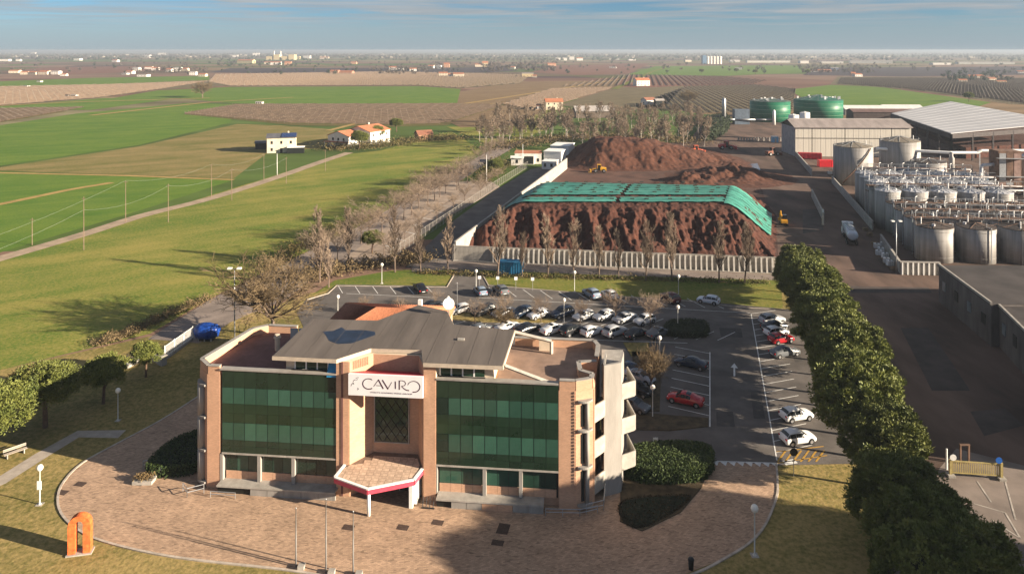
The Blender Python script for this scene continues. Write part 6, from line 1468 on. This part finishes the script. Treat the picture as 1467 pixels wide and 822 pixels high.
MB().box(-1.2,.8,-.8,.8,.6,1.4).build('house', ym, t); MB().box(-.1,.9,-.7,.3,1.4,2.5).build('cab', M_cglass, t); MB().path([(.8,.5,1.2),(1.6,.5,3.2),(3.0,.5,2.4),(3.1,.5,1.0)], .14).build('boom', ym, t); MB().box(2.8,3.4,.1,.9,.4,1.1).build('bucket', ym, t)
# loose yard things: pallet tanks, pallets, drums
def pallet_tank(px, k):
    t = thing('pallet_tank', f'white caged pallet tank in the yard clutter beside the bund walls, {nth(k)} from the left', 'tank', G(*px,.06), R(rng.uniform(-20,10)), 'pallet tanks in the yard')
    MB().box(-.6,.6,-.5,.5,.16,1.15).build('bottle', M_white, t)
    cg = MB()
    for x in (-.62,-.2,.2,.62):
        for y in (-.52,.52): cg.box(x-.02,x+.02,y-.02,y+.02,.1,1.2)
    for z in (.3,.7,1.15):
        for y in (-.52,.52): cg.box(-.62,.62,y-.02,y+.02,z,z+.04)
    cg.build('cage', M_steel, t); MB().box(-.62,.62,-.52,.52,0,.14).build('pallet', M_pole_w, t); MB().lathe([(.18,1.15),(.18,1.24),(0,1.25)], 10).build('cap', M_black, t)
M_pole_w = mat('pallet_wood', (.28,.19,.11), .9, .25, 2)
for k, px in enumerate(sorted([(1196,246),(1199,243),(1203,247),(1207,244),(1189,250),(1256,356),(1262,362),(1268,370),(1259,366),(1275,381),(1270,377),(1266,354)])): pallet_tank(px, k+1)
for k, px in enumerate(sorted([(1192,254),(1210,250),(1252,349),(1280,386),(1246,338),(1240,330)])):
    t = thing('pallet_stack', f'stack of wooden pallets in the yard beside the bund walls, {nth(k+1)} from the left', 'pallets', G(*px,.06), R(rng.uniform(-20,20)), 'pallet stacks in the yard')
    for i in range(3+k%4): MB().box(-.6,.6,-.5,.5,i*.15,i*.15+.05).build('deck', M_pole_w, t); MB().box(-.6,.6,-.08,.08,i*.15+.05,i*.15+.15).build('bearer', M_pole_w, t)
# row of barrier blocks
for i in range(22):
    p = Vector(G2(1058+i*4.0, 202+(i%2)*.2)); o = MB().prism([(-.35,-.5),(.35,-.5),(.35,.5),(-.35,.5)], 0, 1.7); o.v = [(x*(.55 if z > 1 else 1), y, z) for x,y,z in o.v]
    tag(o.build('barrier_block', M_white_conc, None, loc=(p.x,p.y,.06)), f'upright concrete barrier block in the far yard row, {nth(i+1)} from the left', 'barrier block', 'barrier blocks in the far yard')
t = thing('yard_post', 'orange and white marker post in the dark yard', 'post', G(1179,322,.06)); MB().lathe([(.3,0),(.25,2.2),(.12,2.3),(.12,4.2),(0,4.3)], 10).build('post', M_hcream, t); MB().lathe([(.26,3.2),(.26,3.9)], 10).build('marker', M_white, t)
# plant left of the digesters
t = thing('gas_plant', 'cluster of grey gas-cleaning vessels left of the digesters', 'plant', G(1056,178,.06))
MB().lathe([(1.2,0),(1.2,15),(.6,16)], 14, (-8,0)).build('scrubber_column', M_steel, t, True); MB().box(-2,7,-2,3,0,9).build('module', mat('module_blue', (.10,.13,.17), .6, .2, .6), t); MB().path([(-8,0,3),(-2,-2,3),(10,-3,3),(20,-3,3)], .5, 8).build('pipe', M_steel, t, True); MB().lathe([(.9,0),(.9,8),(.4,9)], 12, (21,-4)).build('vessel', M_white, t, True)
hedge_block('hedge', 'tall dark hedge block left of the gas plant', [(1008,200),(1012,176),(1040,172),(1044,186),(1024,200)], 4.5, 5000, M_bush_dk, .6)
# yard gate on the apron
gp = G(1398,684,.07); t = thing('sliding_gate', 'yellowish upright-bar gate panel standing on the yard apron', 'gate', gp, R(-7)); gm = mat('gate_yellow', (.40,.32,.13), .7, .2, 2)
for z in (.35,1.55): MB().box(-2.35,2.35,-.05,.05,z,z+.12).build('rail', gm, t)
for k in range(26): MB().box(-2.3+k*.182,-2.22+k*.182,-.03,.03,.35,1.6).build('bar', gm, t)
for x in (-2.5,2.5): MB().box(x-.12,x+.12,-.12,.12,0,1.75).build('post', gm, t); MB().box(x-.35,x+.35,-.4,.4,0,.25).build('foot', M_conc, t)
for x, m_ in ((-2.3,M_white),(2.2,mat('sign_blue', (.02,.12,.45), .4, .05, 2))):
    b = MB().lathe([(.33,-.02),(.33,.02)], 18).build('round_sign', m_, t); b.rotation_euler = (R(90),0,0); b.location = (x,-.14,2.05)
bx_ = MB()
t = thing('steel_frame', 'small upright rusty frame behind the yard gate', 'frame', G(1382,664,.07))
for x in (-.45,.45): MB().box(x-.08,x+.08,-.08,.08,0,2.0).build('post', M_rust, t)
MB().box(-.55,.55,-.1,.1,2.0,2.15).build('crossbar', M_rust, t)
t = thing('white_bollard', 'white marker post left of the yard gate', 'post', G(1356,672,.07)); MB().lathe([(.1,0),(.1,2.2),(0,2.25)], 10).build('post', M_white, t)
t = thing('road_sign', 'dark panel sign on a post at the lower right apron', 'sign', G(1432,788,.07)); MB().tube((0,0,0),(0,0,1.6), .05, n=6).build('pole', M_steel, t); MB().box(-.35,.35,-.05,.0,1.5,2.4).build('plate', mat('dark_blue', (.03,.05,.09), .5, .1, 1), t)

# ------------------------------------------------------------------ the plain: poles, vineyards, far houses, trees
M_pole = mat('pole_wood', (.20,.14,.10), .9, .2, 1)
POLES = [(46,351,6.3),(120,358,12),(180,319,11),(241,318,10),(303,282,10),(332,287,9.5),(378,258,9),(466,245,8),(410,263,9)]
for i, (x, y, h_) in enumerate(POLES):
    t = thing('utility_pole', f'thin wooden utility pole beside the farm track, {nth(i+1)} along the track', 'pole', G(x,y,.06), 0, 'utility poles by the farm track')
    MB().lathe([(.10,0),(.06,h_)], 6).build('pole', M_pole, t); MB().box(-.5,.5,-.05,.05,h_-.5,h_-.4).build('crossarm', M_pole, t)
def wire(label, pts):
    a0 = Vector(pts[0]); b = MB(); w = []
    for a, c in zip(pts[:-1], pts[1:]):
        for k in range(9):
            f = k/8; p = Vector(a)+(Vector(c)-Vector(a))*f; p.z -= 1.6*4*f*(1-f); w.append(tuple(p-a0))
    b.path(w, .012, 4); tag(b.build('overhead_wire', mat('wire_grey', (.34,.36,.32), .5, .1, 1), None, loc=pts[0]), label, 'wire')
wire('pale overhead wire along the far side of the farm track', [G(-260,420,8.5),G(180,319)[:2]+(11,),G(303,282)[:2]+(10,),G(378,258)[:2]+(9,)])
wire('pale overhead wire along the near side of the farm track', [G(-260,440,8.5),G(120,358)[:2]+(9,),G(241,318)[:2]+(9.5,),G(332,287)[:2]+(9.2,),G(410,263)[:2]+(8.5,)])
# vineyards: rows of posts and bare vines, too many to count
M_post = mat('vine_post', (.24,.205,.165), .9, .2, 1); M_vine = mat('bare_vine', (.12,.085,.06), .95, .3, .2)
def vineyard(label, poly, ang, row, step, hh=2.0, post=.10, end_only=False, vines=True):
    P = [Vector(G2(*p)) for p in poly]; c0 = sum(P, Vector((0,0)))/len(P); d = Vector((math.cos(ang), math.sin(ang))); n = Vector((-d.y, d.x))
    L_ = [((p-c0).dot(d), (p-c0).dot(n)) for p in P]; n0, n1 = min(q[1] for q in L_), max(q[1] for q in L_)
    rr = n0+row/2; B = []; VV = []
    while rr < n1:
        xs = []
        for i in range(len(L_)):
            a, b_ = L_[i], L_[(i+1)%len(L_)]
            if (a[1]-rr)*(b_[1]-rr) < 0: xs.append(a[0]+(b_[0]-a[0])*(rr-a[1])/(b_[1]-a[1]))
        xs.sort()
        for a, b_ in zip(xs[::2], xs[1::2]):
            s = a
            while s <= b_:
                if not end_only or s == a or s+step > b_: B.append((d.x*s+n.x*rr, d.y*s+n.y*rr))
                s += step
            if vines: VV.append((d*a+n*rr, d*b_+n*rr))
        rr += row
    B = np.array(B[:60000]); k = len(B); base = np.array([(-1,-1,0),(1,-1,0),(1,1,0),(-1,1,0),(-1,-1,1),(1,-1,1),(1,1,1),(-1,1,1)],float)*[post/2,post/2,hh]
    hv = (.85+.3*rng.random(k))[:,None,None]
    V = (base[None]*np.concatenate([np.ones((k,1,2)), hv],2)+np.column_stack([B,np.zeros(k)])[:,None]).reshape(-1,3)
    fc = np.array([(4,5,6,7),(0,1,5,4),(1,2,6,5),(2,3,7,6),(3,0,4,7)]); Fc = (np.arange(k)[:,None,None]*8+fc[None]).reshape(-1,4)
    root = tag(ob('vineyard', npmesh('vineyard', V, Fc, M_post), None, (c0.x,c0.y,.1)), label, 'vineyard', kind='stuff')
    if vines:
        b = MB()
        for a, c in VV: b.wall(tuple(a), tuple(c), .35, .55, 1.25)
        if b.v: tag(b.build('vines', M_vine, root), kind='stuff')
vineyard('vineyard posts in the brown strip on the left edge of the plain', [(-200,158),(0,157),(120,155),(0,176),(-200,190)], R(8), 3.2, 6)
vineyard('pale vineyard rows in the left middle distance', [(-300,150),(-300,123),(0,125),(150,122),(300,117),(225,129),(140,141),(0,152)], R(70), 7, 14, 2.4, .25)
vineyard('olive vineyard behind the two farmhouses', [(262,164),(340,151),(640,150),(720,152),(640,178),(560,180),(420,178)], R(10), 4.5, 9, 2.0, .14)
vineyard('wide vineyard with pale posts in the centre distance', [(300,118),(310,107),(560,103),(760,108),(745,120),(660,127),(600,123),(330,124)], R(78), 9, 16, 2.6, .3)
vineyard('vineyard left of the copse, posts along its edge', [(720,150),(790,128),(880,126),(800,151),(770,160)], R(70), 5, 9, 2.2, .18)
vineyard('vineyard rows running away behind the digesters', [(905,153),(985,124),(1080,122),(1140,128),(1135,160),(1010,162)], R(82), 5.5, 10, 2.2, .16)
vineyard('pale vineyard posts behind the big roof at right', [(1200,121),(1205,112),(1500,113),(1700,120),(1700,158),(1470,150),(1300,128)], R(80), 6, 9, 2.8, .24)
vineyard('vineyard in the centre right distance beyond the digesters', [(800,124),(905,107),(1040,110),(1100,116),(1080,121),(985,123)], R(80), 8, 14, 2.4, .25)
scrub('fence_posts', 'low posts along the field edge behind the farmhouses', [(335,170),(420,171),(640,172)], 300, .5, 1.5, M_post, .3)

FAR = [ # x, base y, width px, height px, wall, roof
 (22,105,13,4,'c','t'),(36,107,10,4,'c','t'),(50,107,13,4,'c','t'),(65,107,14,5,'c','t'),(81,107,11,5,'w','w'),(92,109,8,3,'w','t'),(6,88,16,3,'w','w'),(27,88,6,3,'w','w'),(112,87,9,3,'w','w'),(166,89,8,3,'w','t'),(211,83,10,4,'w','w'),(48,78,7,3,'w','w'),(232,79,10,3,'w','w'),
 (187,106,10,4,'w','t'),(196,102,9,5,'w','w'),(206,110,14,3,'w','w'),(214,99,10,3,'w','t'),(223,101,9,4,'w','t'),(243,103,9,4,'w','t'),(255,102,10,5,'w','w'),(266,102,8,4,'c','t'),(277,108,9,5,'w','w'),(291,110,10,4,'c','t'),(180,107,8,2,'w','w'),(57,118,6,2,'w','w'),(38,125,7,2,'w','w'),(107,139,7,3,'w','w'),(97,139,5,2,'w','w'),
 (335,82,12,3,'w','w'),(367,80,9,4,'w','w'),(353,91,24,5,'y','t'),(395,93,15,4,'w','t'),(413,94,9,5,'o','t'),(384,92,9,3,'c','t'),(417,85,26,4,'y','w'),(440,84,10,4,'w','w'),(372,150,9,4,'w','w'),(465,85,12,3,'c','t'),(480,105,12,4,'b','t'),(497,106,18,4,'b','t'),(507,92,8,3,'o','t'),(563,100,11,4,'w','t'),(574,101,8,3,'w','w'),(592,102,10,4,'w','t'),(618,98,8,4,'w','t'),(629,99,7,5,'w','w'),(635,109,12,5,'c','t'),(657,110,15,5,'c','t'),(646,110,7,4,'w','t'),(640,97,8,6,'o','t'),
 (686,96,11,4,'c','t'),(695,96,8,7,'y','t'),(756,110,16,5,'y','w'),(766,111,6,3,'c','t'),(735,99,6,3,'w','t'),(790,95,12,4,'o','t'),(808,87,8,4,'w','w'),(819,86,7,5,'w','w'),(830,87,9,4,'w','t'),(800,86,9,3,'w','w'),(878,98,10,2,'w','w'),(880,86,14,2,'w','w'),(905,87,10,2,'w','w'),(985,89,9,3,'c','w'),
 (1058,100,9,3,'w','w'),(1100,90,60,3,'w','w'),(1052,89,14,3,'w','w'),(1151,91,12,4,'w','w'),(1191,91,30,3,'w','w'),(1247,91,56,4,'w','w'),(1347,93,26,3,'w','w'),(1380,92,18,3,'w','w'),(1422,92,54,3,'w','w'),(1180,103,18,3,'b','t'),(1195,101,10,4,'g','w'),(1165,103,12,2,'w','t'),(1228,110,11,4,'w','t'),(1222,108,6,4,'o','t'),(1378,118,11,4,'c','t'),(1392,112,10,4,'o','t'),(1403,113,9,5,'c','t'),(1420,116,10,4,'c','t'),(1433,119,12,3,'y','t'),(1462,105,10,3,'w','t')]
wm = dict(w=M_hwhite, c=M_hcream, y=mat('house_yellow', (.58,.46,.27), .85, .1, .3), o=mat('house_orange', (.52,.29,.18), .85, .1, .3), b=M_hbrick, g=mat('house_blue', (.22,.26,.36), .8, .1, .3)); rm = dict(t=M_tile, w=M_shedroof)
FAR.sort(); cn = dict(w='white', c='cream', y='yellowish', o='orange', b='brick red', g='blue-grey'); rn_ = dict(t='clay-roofed', w='grey-roofed'); seen = {}
for f_ in FAR: seen[(f_[4],f_[5])] = seen.get((f_[4],f_[5]), 0)+1
idx = {}
for x, y, w_, h_, a, r in FAR:
    D = F*H/(y-YH); L_ = w_*D/F; hh = h_*D/F; idx[(a,r)] = idx.get((a,r),0)+1
    rh = hh*.3 if r == 't' else hh*.15
    lab = f'tiny {cn[a]} {rn_[r]} building far out on the plain, {nth(idx[(a,r)])} from the left' if seen[(a,r)] > 1 else f'tiny {cn[a]} {rn_[r]} building far out on the plain'
    house('far_house', lab, G(x,y,.1), R(rng.uniform(-14,8)), L_, min(L_*.8,22), hh-rh*.6, rh, wm[a], rm[r], 'house', 'far buildings on the plain', wins=(3 if L_ < 30 and D < 2200 else 0), chim=False, door=False, floors=2 if hh > 6 else 1)
# silo block and chimney works on the horizon
sb = thing('grain_silos', 'tall white silo block standing out on the far plain', 'silo', G(1020,92,.1)); D = F*H/20
for k in range(5): MB().lathe([(5.6,0),(5.6,24),(0,26)], 14, (-14+k*10,0)).build('silo', M_hwhite, sb)
MB().box(-32,-21,-8,8,0,28).build('lift_tower', mat('silo_blue', (.12,.22,.34), .7, .1, .2), sb)
fw = thing('factory', 'far white factory with chimneys and steam on the left horizon', 'factory', G(402,86,.1))
for k in range(4): MB().box(-60+k*34,-34+k*34,-20,20,0,16+8*(k%2)).build('hall', wm['y'], fw)
for k in range(2): MB().lathe([(4,0),(3,40),(0,40)], 12, (-30+k*30,0)).build('chimney', M_hwhite, fw)
# far trees: leafy or twiggy lumps
def blob_mesh(n, sampler, hmin, hmax, m, name, label, wide=.55):
    """lumps of small faces for wooded patches in the distance"""
    P = sampler(n); hh = hmin+(hmax-hmin)*rng.random(n); V, Fs = [], []; per = 34; tot = n*per
    ci = np.repeat(np.arange(n), per); d = rng.normal(size=(tot,3)); d /= np.linalg.norm(d,axis=1)[:,None]; rr = rng.random(tot)**.4
    C = np.column_stack([P, hh*.55])[ci]; Q = C+d*rr[:,None]*np.column_stack([hh*wide,hh*wide,hh*.45])[ci]
    e1 = rng.normal(size=(tot,3)); e1 /= np.linalg.norm(e1,axis=1)[:,None]; e2 = np.cross(e1, d); s = (hh*.20)[ci][:,None]
    V = np.stack([Q-e1*s, Q+e1*s, Q+e2*s*1.3+np.array([0,0,.3])*s], 1).reshape(-1,3)
    return tag(ob(name, npmesh(name, V, np.arange(3*tot).reshape(-1,3), m)), label, 'trees', kind='stuff')
def band(px0, px1, y0, y1, pw=1.0):
    def f(n):
        y = y0+(y1-y0)*rng.random(n)**pw; x = px0+(px1-px0)*rng.random(n)
        cl = np.array([mnoise.noise(Vector((a*.02,b_*.35,1.7))) for a, b_ in zip(x, y)]); keep = cl > -.05
        x, y = np.where(keep, x, x+40*cl), y; D = F*H/(y-YH); return np.column_stack([(x-CX)*D/F, D])
    return f
M_ftree = mat('far_trees_bare', (.085,.068,.055), .95, .35, .01); M_ftree_g = mat('far_trees_green', (.028,.042,.02), .95, .35, .01)
blob_mesh(2600, band(-100,1560,74.5,84,.8), 8, 17, M_ftree, 'distant_trees', 'bare trees scattered in a band along the horizon')
blob_mesh(1100, band(-100,1560,74.8,88,.9), 7, 15, M_ftree_g, 'distant_trees', 'dark evergreen trees scattered along the horizon')
blob_mesh(260, band(-100,1560,84,104), 5, 10, M_ftree, 'distant_trees', 'small bare trees dotted over the far fields')
blob_mesh(120, band(-100,1560,86,108), 5, 9, M_ftree_g, 'distant_trees', 'small evergreens dotted over the far fields')
for lb_, pxs, n_, m_, hh in (('dark tree line before the white sheds on the left plain', [(80,82,142,87),], 60, M_ftree_g, 11),('trees round the hamlet on the left plain', [(185,97,295,108)], 50, M_ftree, 8),('trees round the red-roofed farms in the centre', [(540,94,650,108)], 70, M_ftree, 9),('wood beside the yellow house in the centre', [(700,86,800,104)], 130, M_ftree, 12),('trees round the farms at the right', [(1150,95,1260,106)], 80, M_ftree, 9),('trees round the hamlet at the far right', [(1355,104,1450,118)], 70, M_ftree_g, 8),('dark trees behind the barns on the left', [(310,84,460,96)], 80, M_ftree_g, 9)):
    a = pxs[0]; blob_mesh(n_, band(a[0],a[2],a[1],a[3]), hh*.6, hh, m_, 'distant_trees', lb_)
# scatter of tiny houses of the far towns
b = MB()
for k in range(260):
    y = 75.3+8*rng.random()**.8; x = -60+1600*rng.random(); D = F*H/(y-YH); X = (x-CX)*D/F; w_ = 7+12*rng.random(); hh = 4+5*rng.random()
    b.prism([(X-w_/2,D-5),(X+w_/2,D-5),(X+w_/2,D+5),(X-w_/2,D+5)], 0, hh)
tag(b.build('distant_town', M_hcream), 'pale specks of far villages along the horizon', 'town', kind='stuff')
# ------------------------------------------------------------------ haze
hz = MB().box(-55000,55000,-500,55000,-1,47.5); mh = bpy.data.materials.new('haze_air'); mh.use_nodes = True; N = mh.node_tree.nodes; N.clear()
o_ = N.new('ShaderNodeOutputMaterial'); pv = N.new('ShaderNodeVolumePrincipled'); pv.inputs['Color'].default_value = (.45,.52,.61,1); pv.inputs['Density'].default_value = 0.00017; pv.inputs['Anisotropy'].default_value = .1
mh.node_tree.links.new(pv.outputs[0], o_.inputs['Volume']); tag(hz.build('haze', mh), 'thin pale haze over the whole plain', 'haze', kind='stuff')
for o in SC.objects:
    if 'h0' in o: del o['h0']
